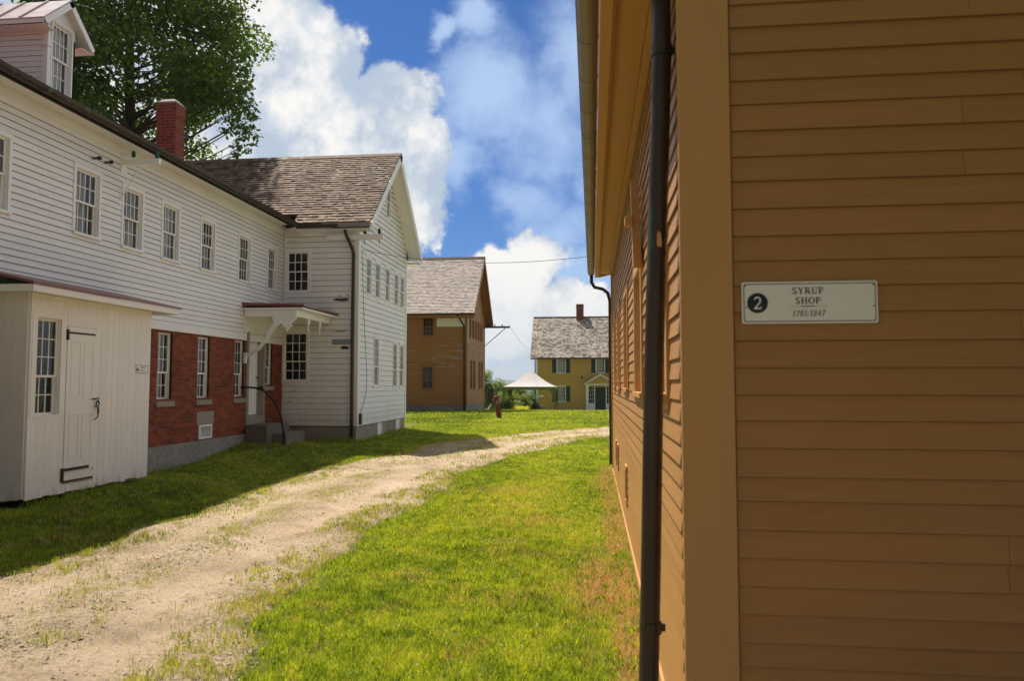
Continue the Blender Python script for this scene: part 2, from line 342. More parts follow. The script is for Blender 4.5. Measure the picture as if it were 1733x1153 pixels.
def shingles(mb,P,Sv,L,Uv,Mx,Nv,ex,wmin,wmax,t=.014,clipf=None,ragged=.0):
    P,Sv,Uv,Nv=map(lambda q:Vector(q),(P,Sv,Uv,Nv)); n=int(Mx/ex); ex=Mx/n
    for i in range(n):
        a=-random.uniform(0,wmax); 
        while a<L:
            w_=random.uniform(wmin,wmax); x0,x1=max(0,a),min(L,a+w_-.004); a+=w_
            if x1-x0<.02: continue
            u0=i*ex-random.uniform(0,ragged); u1=min(i*ex+ex*1.35,Mx); tt=t*random.uniform(.8,1.5)
            pts=[P+Sv*x+Uv*u+Nv*h for (x,u,h) in ((x0,u0,.004),(x1,u0,.004),(x1,u1,-.004),(x0,u1,-.004),(x0,u0,.006+tt),(x1,u0,.006+tt),(x1,u1,.003),(x0,u1,.003))]
            mb.hexa(pts,random.random())
# ================================================================ ground
def vnoise(x,y,s,seed=0):
    x=np.asarray(x)*s; y=np.asarray(y)*s; xi=np.floor(x).astype(np.int64); yi=np.floor(y).astype(np.int64); fx=x-xi; fy=y-yi
    fx=fx*fx*(3-2*fx); fy=fy*fy*(3-2*fy)
    def h(a,b):
        q=(a*374761393+b*668265263+seed*974634777)&0x7fffffff; q=((q^(q>>13))*1274126177)&0x7fffffff; return ((q^(q>>16))&0xffff)/65535.
    return (h(xi,yi)*(1-fx)+h(xi+1,yi)*fx)*(1-fy)+(h(xi,yi+1)*(1-fx)+h(xi+1,yi+1)*fx)*fy
def fbm(x,y,s,seed=0,o=3): return sum(vnoise(x,y,s*2**i,seed+i)*.5**i for i in range(o))/sum(.5**i for i in range(o))
GY=[-60,0,6,10,14,19,25,33,38,45,55,67,75,100,160,400,7000]; GZ=[-.3,-.1,-.06,0,.03,.12,.22,.32,.30,.10,-.38,-.80,-1.1,-6,-16,-34,-34]
def gz(x,y):
    x=np.asarray(x,float); y=np.asarray(y,float); z=np.interp(y,GY,GZ)
    z=z+.26*np.exp(-((x+8.3)/1.5)**2-((y-17.2)/1.9)**2)+.14*np.exp(-((x+7.6)/1.0)**2-((y-10.3)/2.2)**2)
    z=z+.06*np.exp(-((x+6.2)/1.2)**2-((y-21.5)/3)**2)
    near=np.clip((70-np.abs(y))/20,0,1)*np.exp(-(x/60)**2)
    z=z+near*((fbm(x,y,.5,3)-.5)*.06)
    z=z-.035*np.exp(-((x+1.06)/.26)**2-((y-8.35)/.20)**2)   # small hollow in the lawn
    return z
def gz1(x,y): return float(gz(x,y))
def grid_mesh(name,X,Y,zf,m,kind):
    nx,ny=len(X),len(Y); XX,YY=np.meshgrid(X,Y); ZZ=zf(XX,YY)
    vs=np.stack([XX.ravel(),YY.ravel(),ZZ.ravel()],1)
    i=np.arange(nx*ny).reshape(ny,nx); f=np.stack([i[:-1,:-1].ravel(),i[:-1,1:].ravel(),i[1:,1:].ravel(),i[1:,:-1].ravel()],1)
    me=bpy.data.meshes.new(name); me.from_pydata(vs.tolist(),[],f.tolist()); me.shade_smooth(); me.materials.append(m)
    o=bpy.data.objects.new(name,me); COL.objects.link(o); o['kind']=kind; return o
def groundmat():
    m=bpy.data.materials.new('lawn_soil'); m.use_nodes=True; k=N(m.node_tree); b=m.node_tree.nodes['Principled BSDF']
    gp=k.n('ShaderNodeNewGeometry').outputs['Position']
    a=k.noise(gp,.35,5,.6); f=k.noise(gp,40,5,.7)
    c=k.ramp(k.m('ADD',k.m('MULTIPLY',a,.6),k.m('MULTIPLY',f,.4)),[(.3,(.075,.09,.018)),(.5,(.16,.18,.035)),(.7,(.26,.25,.06))])
    k.put(b.inputs['Base Color'],c); b.inputs['Roughness'].default_value=.95; b.inputs['Specular IOR Level'].default_value=.1
    bn=k.n('ShaderNodeBump'); bn.inputs['Strength'].default_value=1; bn.inputs['Distance'].default_value=.03; k.put(bn.inputs['Height'],f); k.put(b.inputs['Normal'],bn.outputs[0])
    return m
xs=np.concatenate([-np.geomspace(7000,16,28),np.arange(-15,8,.22),np.geomspace(9,7000,28)])
ys=np.concatenate([-np.geomspace(7000,8,20),np.arange(-6,32,.25),np.arange(32,80,1.),np.geomspace(81,9000,30)])
setp(grid_mesh('ground',xs,ys,gz,groundmat(),'structure'))
# ---- dirt track
Lp=[(-5.2,-5),(-5.45,0),(-5.55,4),(-5.72,7),(-5.9,10),(-6.05,13),(-5.75,15.2),(-5.05,17.2),(-4.25,19),(-3.2,21),(-1.8,23.4),(0.3,25.7),(3,27.4),(8,28.8),(20,30)]
Rp=[(-1.9,-5),(-2.1,0),(-2.55,4.2),(-2.82,6.5),(-2.82,8.4),(-2.74,10),(-2.62,11.8),(-2.5,13.6),(-2.15,15.4),(-1.65,17.2),(-.9,19.4),(.3,21.9),(2.8,23.9),(8,25.5),(20,26.8)]
def dens_path(p,n):
    p=np.array(p,float); t=np.arange(len(p)); tt=np.linspace(0,len(p)-1,n); res=[]
    for t0 in tt:
        i=min(int(t0),len(p)-2); u=t0-i; p0=p[max(i-1,0)];p1=p[i];p2=p[i+1];p3=p[min(i+2,len(p)-1)]
        res.append(.5*((2*p1)+(-p0+p2)*u+(2*p0-5*p1+4*p2-p3)*u*u+(-p0+3*p1-3*p2+p3)*u**3))
    return np.array(res)
NL,NW=760,64
PL=dens_path([(a+(.50 if 8<b<18 else .25 if b<8 else 0),b) for a,b in Lp],NL); PR=dens_path([(a+(.24 if b<7.5 else .12 if b<12.5 else 0),b) for a,b in Rp],NL)
PL=PL+ (np.stack([fbm(PL[:,1],PL[:,1]*0,1.3,11)-.5,PL[:,0]*0],1))*.55; PR=PR+(np.stack([fbm(PR[:,1],PR[:,1]*0+5,1.3,12)-.5,PR[:,0]*0],1))*.6
tv=np.linspace(0,1,NW)[None,:,None]; RD=PL[:,None,:]*(1-tv)+PR[:,None,:]*tv
rz=gz(RD[...,0],RD[...,1]); prof=.038-.034*np.exp(-((tv[...,0]-.25)/.11)**2)-.034*np.exp(-((tv[...,0]-.72)/.11)**2)
edge=np.minimum(tv[...,0],1-tv[...,0]); rz=rz+np.where(edge<.012,-.02,np.minimum(edge/.10,1)*prof+.010)
rz=rz+(fbm(RD[...,0],RD[...,1],5,5,4)-.5)*.030+np.abs(vnoise(RD[...,0],RD[...,1],16,6)-.5)*.010
def track_t(x,y):
    yl=np.interp(y,PL[:,1],PL[:,0]); yr=np.interp(y,PR[:,1],PR[:,0]); return np.clip((x-yl)/np.maximum(yr-yl,.5),0,1)
def track_z(x,y):
    t=track_t(x,y); e=np.minimum(t,1-t); pr=.038-.034*np.exp(-((t-.25)/.11)**2)-.034*np.exp(-((t-.72)/.11)**2); return np.minimum(e/.10,1)*pr+.012
def weedy(t,x,y):
    w=1-np.exp(-((t-.70)/.13)**2)-.75*np.exp(-((t-.27)/.10)**2); return np.clip(w*(.35+1.1*fbm(x,y,1.1,45)),0,1)
tm=bpy.data.materials.new('sandy_gravel'); tm.use_nodes=True; k=N(tm.node_tree); b=tm.node_tree.nodes['Principled BSDF']
gp=k.n('ShaderNodeNewGeometry').outputs['Position']
a=k.noise(gp,1.1,6,.65); f=k.noise(gp,30,6,.75); g=k.noise(gp,140,3,.7); vo=k.n('ShaderNodeTexVoronoi'); k.put(vo.inputs['Vector'],gp); vo.inputs['Scale'].default_value=55
c=k.ramp(a,[(.3,(.40,.30,.20)),(.5,(.64,.485,.335)),(.72,(.76,.60,.44))])
c=k.v('SCALE',c,scale=k.m('ADD',.46,k.m('MULTIPLY',k.m('ADD',f,g),.62)))
c=k.mix(k.m('MULTIPLY',k.ss(k.noise(gp,60,4,.8),.53,.62),.7),c,(.20,.15,.095)); c=k.mix(k.m('MULTIPLY',k.ss(k.noise(gp,48,4,.7),.60,.68),.6),c,(.80,.70,.56))
wa=k.n('ShaderNodeAttribute',attribute_name='weedy').outputs['Fac']
lit=k.ss(k.noise(gp,26,6,.75),.46,.60); c=k.mix(k.m('MULTIPLY',k.m('MULTIPLY',lit,wa),.85),c,(.22,.185,.10))
c=k.mix(k.m('MULTIPLY',k.ss(k.noise(gp,9,6,.75),.52,.62),.35),c,(.30,.225,.15))
pb=k.m('MULTIPLY',k.ss(vo.outputs['Distance'],.30,.16),k.ss(k.noise(gp,4,4,.6),.50,.62)); c=k.mix(k.m('MULTIPLY',pb,.55),c,(.22,.18,.14))
k.put(b.inputs['Base Color'],c); b.inputs['Roughness'].default_value=.95; b.inputs['Specular IOR Level'].default_value=.15
bn=k.n('ShaderNodeBump'); bn.inputs['Strength'].default_value=1; bn.inputs['Distance'].default_value=.035; k.put(bn.inputs['Height'],k.m('ADD',f,k.m('MULTIPLY',g,.5))); k.put(b.inputs['Normal'],bn.outputs[0])
WT=weedy(np.broadcast_to(tv[...,0],RD.shape[:2]),RD[...,0],RD[...,1]); me=bpy.data.meshes.new('dirt_track'); i=np.arange(NL*NW).reshape(NL,NW)
me.from_pydata(np.stack([RD[...,0].ravel(),RD[...,1].ravel(),rz.ravel()],1).tolist(),[],np.stack([i[:-1,:-1].ravel(),i[:-1,1:].ravel(),i[1:,1:].ravel(),i[1:,:-1].ravel()],1).tolist())
ba=me.attributes.new('weedy','FLOAT','POINT'); ba.data.foreach_set('value',WT.ravel().astype(np.float32)); me.shade_smooth(); me.materials.append(tm); o=bpy.data.objects.new('dirt_track',me); COL.objects.link(o); o['kind']='structure'
# signed distance to the track (negative inside)
PG=np.concatenate([PL[::3],PR[::-1][::3]])
def track_sd(x,y):
    x=np.asarray(x); y=np.asarray(y); ins=np.zeros(x.shape,bool); dm=np.full(x.shape,1e9)
    for i in range(len(PG)):
        ax,ay=PG[i]; bx,by=PG[(i+1)%len(PG)]
        cr=((ay>y)!=(by>y))&(x<(bx-ax)*(y-ay)/((by-ay) if by!=ay else 1e-9)+ax); ins^=cr
        dx,dy=bx-ax,by-ay; t=np.clip(((x-ax)*dx+(y-ay)*dy)/(dx*dx+dy*dy+1e-12),0,1)
        dm=np.minimum(dm,(x-ax-t*dx)**2+(y-ay-t*dy)**2)
    d=np.sqrt(dm); return np.where(ins,-d,d)
# ---- grass
def grassmat():
    m=bpy.data.materials.new('grass_blade'); m.use_nodes=True; nt=m.node_tree; k=N(nt); b=nt.nodes['Principled BSDF']
    at=k.n('ShaderNodeAttribute',attribute_name='v').outputs['Fac']
    c=k.ramp(at,[(0,(.065,.13,.012)),(.22,(.25,.35,.022)),(.42,(.54,.61,.038)),(.56,(.72,.73,.065)),(.66,(.50,.40,.15)),(.78,(.66,.44,.24)),(1,(.74,.42,.22))])
    k.put(b.inputs['Base Color'],c); b.inputs['Roughness'].default_value=.5; b.inputs['Specular IOR Level'].default_value=.35
    tr=k.n('ShaderNodeBsdfTranslucent'); k.put(tr.inputs[0],k.v('MULTIPLY',c,(1.25,1.25,.7)))
    mx=k.n('ShaderNodeMixShader'); mx.inputs[0].default_value=.42; nt.links.new(b.outputs[0],mx.inputs[1]); nt.links.new(tr.outputs[0],mx.inputs[2])
    nt.links.new(mx.outputs[0],nt.nodes['Material Output'].inputs[0]); return m
GM=grassmat()
def blades(x,y,hh,wd,val,zoff=0.):
    n=len(x); z=gz(x,y)+zoff; az=np.random.uniform(0,2*np.pi,n); ln=np.random.uniform(.15,.85,n); la=np.random.uniform(0,2*np.pi,n)
    dx,dy=np.cos(az)*wd/2,np.sin(az)*wd/2; lx,ly=np.cos(la)*ln*hh,np.sin(la)*ln*hh
    V_=np.empty((n,5,3)); V_[:,0]=np.stack([x-dx,y-dy,z-.004],1); V_[:,1]=np.stack([x+dx,y+dy,z-.004],1)
    V_[:,2]=np.stack([x+dx*.8+lx*.35,y+dy*.8+ly*.35,z+hh*.6],1); V_[:,3]=np.stack([x-dx*.8+lx*.35,y-dy*.8+ly*.35,z+hh*.6],1)
    V_[:,4]=np.stack([x+lx,y+ly,z+hh*np.sqrt(1-.45*ln**2)],1); return V_,val
def blade_object(name,parts,matl,kind='stuff',label=None,cat=None):
    V_=np.concatenate([p[0] for p in parts]); val=np.concatenate([p[1] for p in parts]); n=len(V_)
    me=bpy.data.meshes.new(name); me.vertices.add(n*5); me.vertices.foreach_set('co',V_.reshape(-1).astype(np.float32))
    me.loops.add(n*7); b=(np.arange(n)*5)[:,None]; me.loops.foreach_set('vertex_index',np.concatenate([b+np.array([0,1,2,3]),b+np.array([3,2,4])],1).reshape(-1).astype(np.int32))
    me.polygons.add(n*2); st=np.empty((n,2),np.int32); st[:,0]=np.arange(n)*7; st[:,1]=st[:,0]+4; me.polygons.foreach_set('loop_start',st.reshape(-1))
    tot=np.empty((n,2),np.int32); tot[:,0]=4; tot[:,1]=3
    try: me.polygons.foreach_set('loop_total',tot.reshape(-1))
    except Exception: pass
    at=me.attributes.new('v','FLOAT','FACE'); at.data.foreach_set('value',np.repeat(val,2).astype(np.float32))
    me.update(calc_edges=True); me.validate(); me.materials.append(matl)
    o=bpy.data.objects.new(name,me); COL.objects.link(o); return setp(o,label,cat,None,kind)
def inb(x,y):  # inside a building
    r=(x>.36)&(y>3.25)&(y<15.1); r|=(x<-8.30)&(y<19.1); r|=(x<-6.24)&(y>19.0)&(y<24.2); r|=(x<-7.48)&(y>9)&(y<11.8); r|=(x<-6.55)&(y>38)&(y<44.5); r|=(x>-5.1)&(x<6.6)&(y>67)
    return r
def grassval(x,y):
    v=.30+(fbm(x,y,.9,21)-.5)*.34+(fbm(x,y,4,22)-.5)*.22+np.random.normal(0,.13,len(x))+(vnoise(x,y,11,79)-.5)*.30
    v=v+.10*np.exp(-((x+.6)/.9)**2-((y-11.5)/3)**2)
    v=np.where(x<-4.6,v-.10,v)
    dry=np.clip(1-(.36-x)/(.18+.42*fbm(x,y,1.1,31)),0,1)*(y<15.2)*(y>4)*np.clip((fbm(x,y,.55,33)-.40)*9,0,1)
    dry=np.maximum(dry,1.3*np.exp(-((x-.12)/.30)**2-((y-6.7)/.85)**2)); dry=np.maximum(dry,.9*np.exp(-((x-.28)/.16)**2-((y-9.0)/.6)**2)); dry=np.maximum(dry,1.0*np.exp(-((x-.24)/.20)**2-((y-12.6)/1.0)**2))
    dry=np.maximum(dry,.85*np.clip((x-.10+.12*(fbm(x,y,1.3,36)-.5))/.1,0,1)*(y<14.8)*(fbm(x,y,1.7,35)>.33))
    dry=np.maximum(dry,.35*np.exp(-((x+1.4)/.8)**2-((y-11.9)/.45)**2)); dry=np.maximum(dry,.45*np.exp(-((x+.75)/.5)**2-((y-9.5)/.35)**2))
    dry=np.maximum(dry,.75*np.exp(-((x+1.0)/.22)**2-((y-8.42)/.10)**2))
    dry=np.maximum(dry,(fbm(x,y,2.2,37)>.68)*.2)
    pick=np.random.random(len(x))<dry
    v=np.where(pick,.70+np.random.random(len(x))*.28,v)
    v=np.where((~pick)&(np.random.random(len(x))<.06),.64,v)
    return np.clip(v,0,1)
parts=[]
def zone(x0,x1,y0,y1,dn,h0,h1,wd,road=True):
    n=int((x1-x0)*(y1-y0)*dn); x=np.random.uniform(x0,x1,n); y=np.random.uniform(y0,y1,n)
    keep=~inb(x,y)
    # outside the view cone (with a margin for side steps)
    ang=np.degrees(np.arctan2(x,y+1.0)); keep&=(ang>-48)&(ang<38)
    x,y=x[keep],y[keep]
    if road:
        sd=track_sd(x,y); nz=fbm(x,y,3,41)-.5; p=np.clip((sd+.24+nz*.8)/.55,0,1)**1.6
        tuft=np.clip((fbm(x,y,1.6,43)-.34)*4,0,1)*np.clip((fbm(x,y,8,44)-.46)*7,0,1); wt_=weedy(track_t(x,y),x,y)
        p=np.maximum(p,(sd<=0)*np.clip(tuft*(.5*wt_+.015)+.03*wt_,0,1)); kp=np.random.random(len(x))<p; x,y,sd=x[kp],y[kp],sd[kp]
    else: sd=np.ones(len(x))
    if len(x)==0: return
    cl=vnoise(x,y,13,77)*.6+vnoise(x,y,29,78)*.4; kp=(cl>.30)|(np.random.random(len(x))<.25)|(y>15); x,y,sd,cl=x[kp],y[kp],sd[kp],cl[kp]; hh=np.random.uniform(h0,h1,len(x))*(.35+.6*fbm(x,y,2.5,51)+.75*cl); hh=np.where(sd<0.05,hh*.75,hh); hh=np.where((x+1.0)**2/.09+(y-8.4)**2/.03<1,hh*.35,hh)
    v=grassval(x,y); v=np.where((sd<0.02)&(np.random.random(len(x))<.35),.62+.1*np.random.random(len(x)),v)
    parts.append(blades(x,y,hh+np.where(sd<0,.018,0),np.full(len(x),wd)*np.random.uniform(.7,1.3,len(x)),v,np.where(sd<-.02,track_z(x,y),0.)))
zone(-3.4,.42,3.0,6.2,11000,.022,.060,.0046); zone(-3.4,.42,6.2,9.5,8000,.022,.058,.0055); zone(-3.4,.42,9.5,15,4200,.024,.056,.0078); zone(-3,.6,15,22,1900,.03,.065,.012)
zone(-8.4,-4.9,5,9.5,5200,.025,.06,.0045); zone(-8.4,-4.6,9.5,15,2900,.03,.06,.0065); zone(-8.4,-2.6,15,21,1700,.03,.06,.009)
zone(-5.9,-2.6,3.4,15,5000,.012,.034,.0042); zone(-5.9,-1.2,15,22,800,.015,.04,.008)
zone(-6.3,3.5,21,27,900,.03,.06,.014); zone(-8,6,27,34,420,.035,.07,.022); zone(-13,8,34,46,200,.04,.08,.035); zone(-16,14,46,67,75,.05,.09,.06,False); zone(-18,-5,66,76,45,.1,.35,.08,False)
def rosettes(n,x0,x1,y0,y1):
    cx=np.random.uniform(x0,x1,n); cy=np.random.uniform(y0,y1,n); kp=(track_sd(cx,cy)>.05)&(fbm(cx,cy,1.2,83)>.45); cx,cy=cx[kp],cy[kp]; m_=7
    x=np.repeat(cx,m_)+np.random.normal(0,.018,len(cx)*m_); y=np.repeat(cy,m_)+np.random.normal(0,.018,len(cx)*m_)
    parts.append(blades(x,y,np.random.uniform(.03,.075,len(x)),np.random.uniform(.010,.020,len(x)),np.clip(np.random.normal(.26,.08,len(x)),0,.5)))
rosettes(1500,-3,.3,4,13); rosettes(700,-8,-5,5,17)
blade_object('lawn_grass',parts,GM,'stuff')
grid_mesh('unseen_bounce_earth',np.linspace(-.6,14,30),np.linspace(-9,2.7,24),lambda X,Y:gz(X,Y)+.03,M['earth'],'structure')  # brown earth sheet added out of view to bounce warm light onto the shop
# taller weeds against the buildings
wp=[]
for (x0,x1,y0,y1,n,h0,h1) in ((-8.3,-8.15,12,16.6,500,.05,.15),(-7.48,-7.30,9.0,11.7,420,.05,.16),(-6.9,-5.9,18.6,19.0,700,.06,.22),(-7.25,-6.4,18.3,18.95,500,.05,.18),(-6.24,-6.05,19,24,600,.05,.16),(.16,.40,6,14,700,.03,.12),(-6.5,-6.3,38,44,300,.06,.15),(-9.9,-6.5,37.7,38,400,.06,.16)):
    x=np.random.uniform(x0,x1,n); y=np.random.uniform(y0,y1,n); kp=fbm(x,y,2.,61)>.42; x,y=x[kp],y[kp]
    wp.append(blades(x,y,np.random.uniform(h0,h1,len(x)),np.full(len(x),.008),np.clip(np.random.normal(.22,.1,len(x)),0,.6)))
blade_object('weeds',wp,GM,'stuff')
# pebbles on the track and clover heads in the lawn
def scatter(name,pts,sizes,mat_,flat=.6,vals=None):
    base=np.array([(1,0,0),(-1,0,0),(0,1,0),(0,-1,0),(0,0,1),(0,0,-1)],float); fc=np.array([(0,2,4),(2,1,4),(1,3,4),(3,0,4),(2,0,5),(1,2,5),(3,1,5),(0,3,5)])
    n=len(pts); a=np.random.uniform(0,6.28,n); sc=np.stack([np.random.uniform(.6,1.3,n),np.random.uniform(.6,1.3,n),np.full(n,flat)*np.random.uniform(.6,1.2,n)],1)*sizes[:,None]
    p=base[None]*sc[:,None,:]; p=p+np.random.uniform(-.22,.22,p.shape)*sizes[:,None,None]; c,s_=np.cos(a)[:,None],np.sin(a)[:,None]
    q=np.stack([p[...,0]*c-p[...,1]*s_,p[...,0]*s_+p[...,1]*c,p[...,2]],2)+pts[:,None,:]
    me=bpy.data.meshes.new(name); me.from_pydata(q.reshape(-1,3).tolist(),[],(fc[None]+(np.arange(n)*6)[:,None,None]).reshape(-1,3).tolist())
    at=me.attributes.new('v','FLOAT','FACE'); at.data.foreach_set('value',np.repeat(np.random.random(n),8).astype(np.float32)); me.materials.append(mat_)
    o=bpy.data.objects.new(name,me); COL.objects.link(o); o['kind']='stuff'; return o
M['peb']=mat('pebble',(.34,.28,.22),.85,1.3,.3,.2,60); M['clover']=mat('clover_head',(.62,.62,.52),.8,.3,0,0)
n=90000; x=np.random.uniform(-6.2,.5,n); y=3.5+np.random.random(n)**1.6*20; sd=track_sd(x,y); kp=(sd<.05)&(np.random.random(n)<.12+.9*weedy(track_t(x,y),x,y)*(fbm(x,y,1.6,71)>.36)); x,y=x[kp],y[kp]
sz=np.random.exponential(.0034,len(x))+.002; sz=np.minimum(sz,.022); scatter('gravel',np.stack([x,y,gz(x,y)+track_z(x,y)+.003],1),sz,M['peb'])
n=520; x=np.random.uniform(-3.2,.3,n); y=np.random.uniform(4,14,n); kp=(track_sd(x,y)>.15)&(fbm(x,y,.8,81)>.5); x2=np.random.uniform(-8,-5,500); y2=np.random.uniform(6,18,500); k2=(track_sd(x2,y2)>.2)&~inb(x2,y2)
x=np.concatenate([x[kp],x2[k2]]); y=np.concatenate([y[kp],y2[k2]]); scatter('clover_flowers',np.stack([x,y,gz(x,y)+.05],1),np.full(len(x),.0075),M['clover'],1.)
# ================================================================ buildings
def downspout(parent,pts,r,m,bands=(),name='downspout'):
    a=MB(); a.tube(pts,r,14); d=a.build(name,m,parent,smooth=True)
    for (x,y,z,bx,by) in bands:
        b=MB(); b.tube([(x,y,z-.025),(x,y,z+.025)],r*1.12,14); b.box(min(x,bx),max(x,bx),y-.012,y+.012,z-.015,z+.015) if abs(bx-x)>.01 else b.box(x-.012,x+.012,min(y,by),max(y,by),z-.015,z+.015)
        b.build('bracket',m,d)
    return d
def gutter(parent,F,s0,s1,nc,zc,r,m,joints=0):
    a=MB(); k=9; ang=[math.pi+math.pi*i/(k-1) for i in range(k)]
    o=[(nc+r*math.cos(t),zc+r*math.sin(t)) for t in ang]; i_=[(nc+(r-.006)*math.cos(t),zc+(r-.006)*math.sin(t)) for t in ang][::-1]
    L=o+i_; a.prism([F(s0,p,q) for p,q in L],[F(s1,p,q) for p,q in L])
    n=nc+r; a.tube([F(s0,n,zc),F(s1,n,zc)],.008,6)
    for s_ in (s0,s1): a.prism([F(s_-.002,p,q) for p,q in o],[F(s_+.002,p,q) for p,q in o])
    g=a.build('gutter',m,parent)
    if joints:
        s_=s0+joints*.5
        while s_<s1:
            j=MB(); oo=[(nc+(r+.004)*math.cos(t),zc+(r+.004)*math.sin(t)) for t in ang]; j.prism([F(s_,p,q) for p,q in oo]+[F(s_,p,q) for p,q in i_],[F(s_+.014,p,q) for p,q in oo]+[F(s_+.014,p,q) for p,q in i_]); s_+=joints
            j.build('joint_strap',m,g)
    return g
def chimney(parent,x0,x1,y0,y1,z0,z1,m,cap=None,taper=True):
    a=MB(); a.box(x0,x1,y0,y1,z0,z1)
    if taper: a.box(x0-.012,x1+.012,y0-.012,y1+.012,z1-.30,z1-.001)
    c=a.build('chimney',m,parent)
    if cap:
        b=MB(); e=.0; p=lambda q,z:[(x0-e+q,y0-e+q,z),(x1+e-q,y0-e+q,z),(x1+e-q,y1+e-q,z),(x0-e+q,y1+e-q,z)]
        b.prism(p(0,z1+.001),p(0,z1+.04)); b.prism(p(.002,z1+.041),p(.10,z1+.13)); b.build('chimney_cap',cap,c)
    return c
def seam_roof(parent,P,Sv,L,Uv,Mx,Nv,m,sp=.52,th=.03,name='roof'):
    P,Sv,Uv,Nv=map(Vector,(P,Sv,Uv,Nv)); a=MB()
    def bx(s0,s1,u0,u1,n0,n1): a.hexa([P+Sv*s+Uv*u+Nv*n for s,u,n in ((s0,u0,n0),(s1,u0,n0),(s1,u1,n0),(s0,u1,n0),(s0,u0,n1),(s1,u0,n1),(s1,u1,n1),(s0,u1,n1))],random.random())
    bx(0,L,0,Mx,-th,0); s_=sp*.5
    while s_<L: bx(s_,s_+.025,-.012,Mx,-.02,.032); s_+=sp
    return a.build(name,m,parent)
# ---------------------------------------------------------------- A. long white building
XF=-8.33; YA=19.03
FA=FR('X',XF,1)
W=root('white_building',(-11.5,10,0),'long white clapboard building with red brick ground storey and a small dormer','building')
up=[(9.0,9.50,4.22,5.28,1),(10.88,11.44,4.22,5.28,2),(12.10,12.64,4.22,5.28,1),(13.31,13.85,4.22,5.28,2),(14.74,15.27,4.23,5.28,0),(16.42,16.98,4.23,5.28,0),(17.99,18.48,4.23,5.28,0),(7.5,8.03,4.22,5.28,1),(5.9,6.43,4.22,5.28,2)]
lo=[(13.30,13.80,1.45,2.76),(14.74,15.24,1.45,2.76),(16.36,16.84,1.45,2.78),(17.90,18.40,1.73,2.86)]
DOOR=(17.01,17.89,.85,3.04)
zt=6.04
a=MB(); rect=[(2,2.80),(YA,2.80),(YA,zt),(2,zt)]; ops=[u[:4] for u in up]
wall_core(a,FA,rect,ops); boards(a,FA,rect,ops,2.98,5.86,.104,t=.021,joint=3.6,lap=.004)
a.fb(FA,2,16.78,.0,.028,2.80,2.975)              # skirt board
a.fb(FA,16.785,YA-.005,.0,.028,3.02,3.62); a.fb(FA,2,YA-.005,.0,.025,5.865,zt)     # frieze
a.fb(FA,YA-.09,YA-.002,.026,.05,3.05,zt-.19)
a.box(-15,XF-.14,2,2.1,0,6.2); a.box(-15,-14.9,2.1,YA,0,6.2); a.box(-15,XF-.15,18.9,19.0,0,6.2)
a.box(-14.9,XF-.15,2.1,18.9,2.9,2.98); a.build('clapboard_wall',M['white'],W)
a=MB(); rb=[(2,.54),(YA,.54),(YA,3.02),(2,3.02)]; ob=lo+[DOOR]+[(14.83,15.36,.57,.87)]
wall_core(a,FR('X',XF-.01,1),rb,ob,.22); a.build('brick_wall',M['brick'],W)
a=MB(); a.box(XF-.6,XF+.02,2,16.9,-.6,.54); a.box(XF-.6,XF-.02,16.9,YA,-.6,.53); a.build('foundation',M['concrete'],W,bevel=.01)
a=MB(); a.box(-14.8,XF-.7,2.2,18.8,.4,.5); a.box(-14.8,XF-1.6,2.2,18.8,.51,.6); a.box(-10.6,-10.5,2.2,18.8,.7,5.9); a.build('interior_partition',M['dark'],W)
for s0,s1,z0,z1,cu in up: window(W,FA,s0,s1,z0,z1,4,2,2,M['trim'],cw=.055,curtain=cu)
for i,(s0,s1,z0,z1) in enumerate(lo):
    w_=window(W,FR('X',XF-.06,1),s0,s1,z0,z1,3,3,2,M['trim'],cw=.0,sill=-.01,curtain=2 if i<2 else 0)
    b=MB(); b.fb(FA,s0-.06,s1+.06,-.12,.035,z0-.15,z0-.045); b.build('stone_sill',M['stone'],w_,bevel=.006)
# basement light, door in its stone frame
b=MB(); F2=FA
for u in ((14.83,14.87,.57,.87),(15.32,15.36,.57,.87),(14.87,15.32,.57,.60),(14.87,15.32,.83,.87)): b.fb(F2,u[0],u[1],-.14,.02,u[2],u[3])
b.fb(F2,15.08,15.10,-.12,-.10,.60,.83); bw=b.build('basement_window',M['trim'],W)
b=MB(); b.fb(FA,14.87,15.32,-.118,-.112,.6,.83); b.build('pane',M['glass'],bw)
b=MB(); b.fb(FA,14.74,15.44,-.1,.012,.875,1.15); b.build('lintel',M['stone'],bw,bevel=.006)
b=MB(); b.fb(FA,16.94,17.06,-.2,.02,.98,3.02); b.fb(FA,17.84,17.94,-.2,.02,.98,3.02); b.fb(FA,16.94,17.94,-.24,.03,.76,.975); db=b.build('door_surround',M['stone'],W,bevel=.006)
b=MB(); b.fb(FA,17.06,17.84,-.20,-.15,.98,3.02); b.fb(FA,17.06,17.10,-.149,-.02,.98,3.02)
for (p,q,r_,t_) in ((17.16,17.42,1.15,1.85),(17.50,17.76,1.15,1.85),(17.16,17.42,2.0,2.85),(17.50,17.76,2.0,2.85)): b.fb(FA,p,q,-.149,-.135,r_,t_)
dd=b.build('door',M['trim'],W,bevel=.004); b=MB(); b.tube([FA(17.77,-.13,1.9),FA(17.77,-.08,1.9)],.02,8); b.build('door_knob',M['iron'],dd)
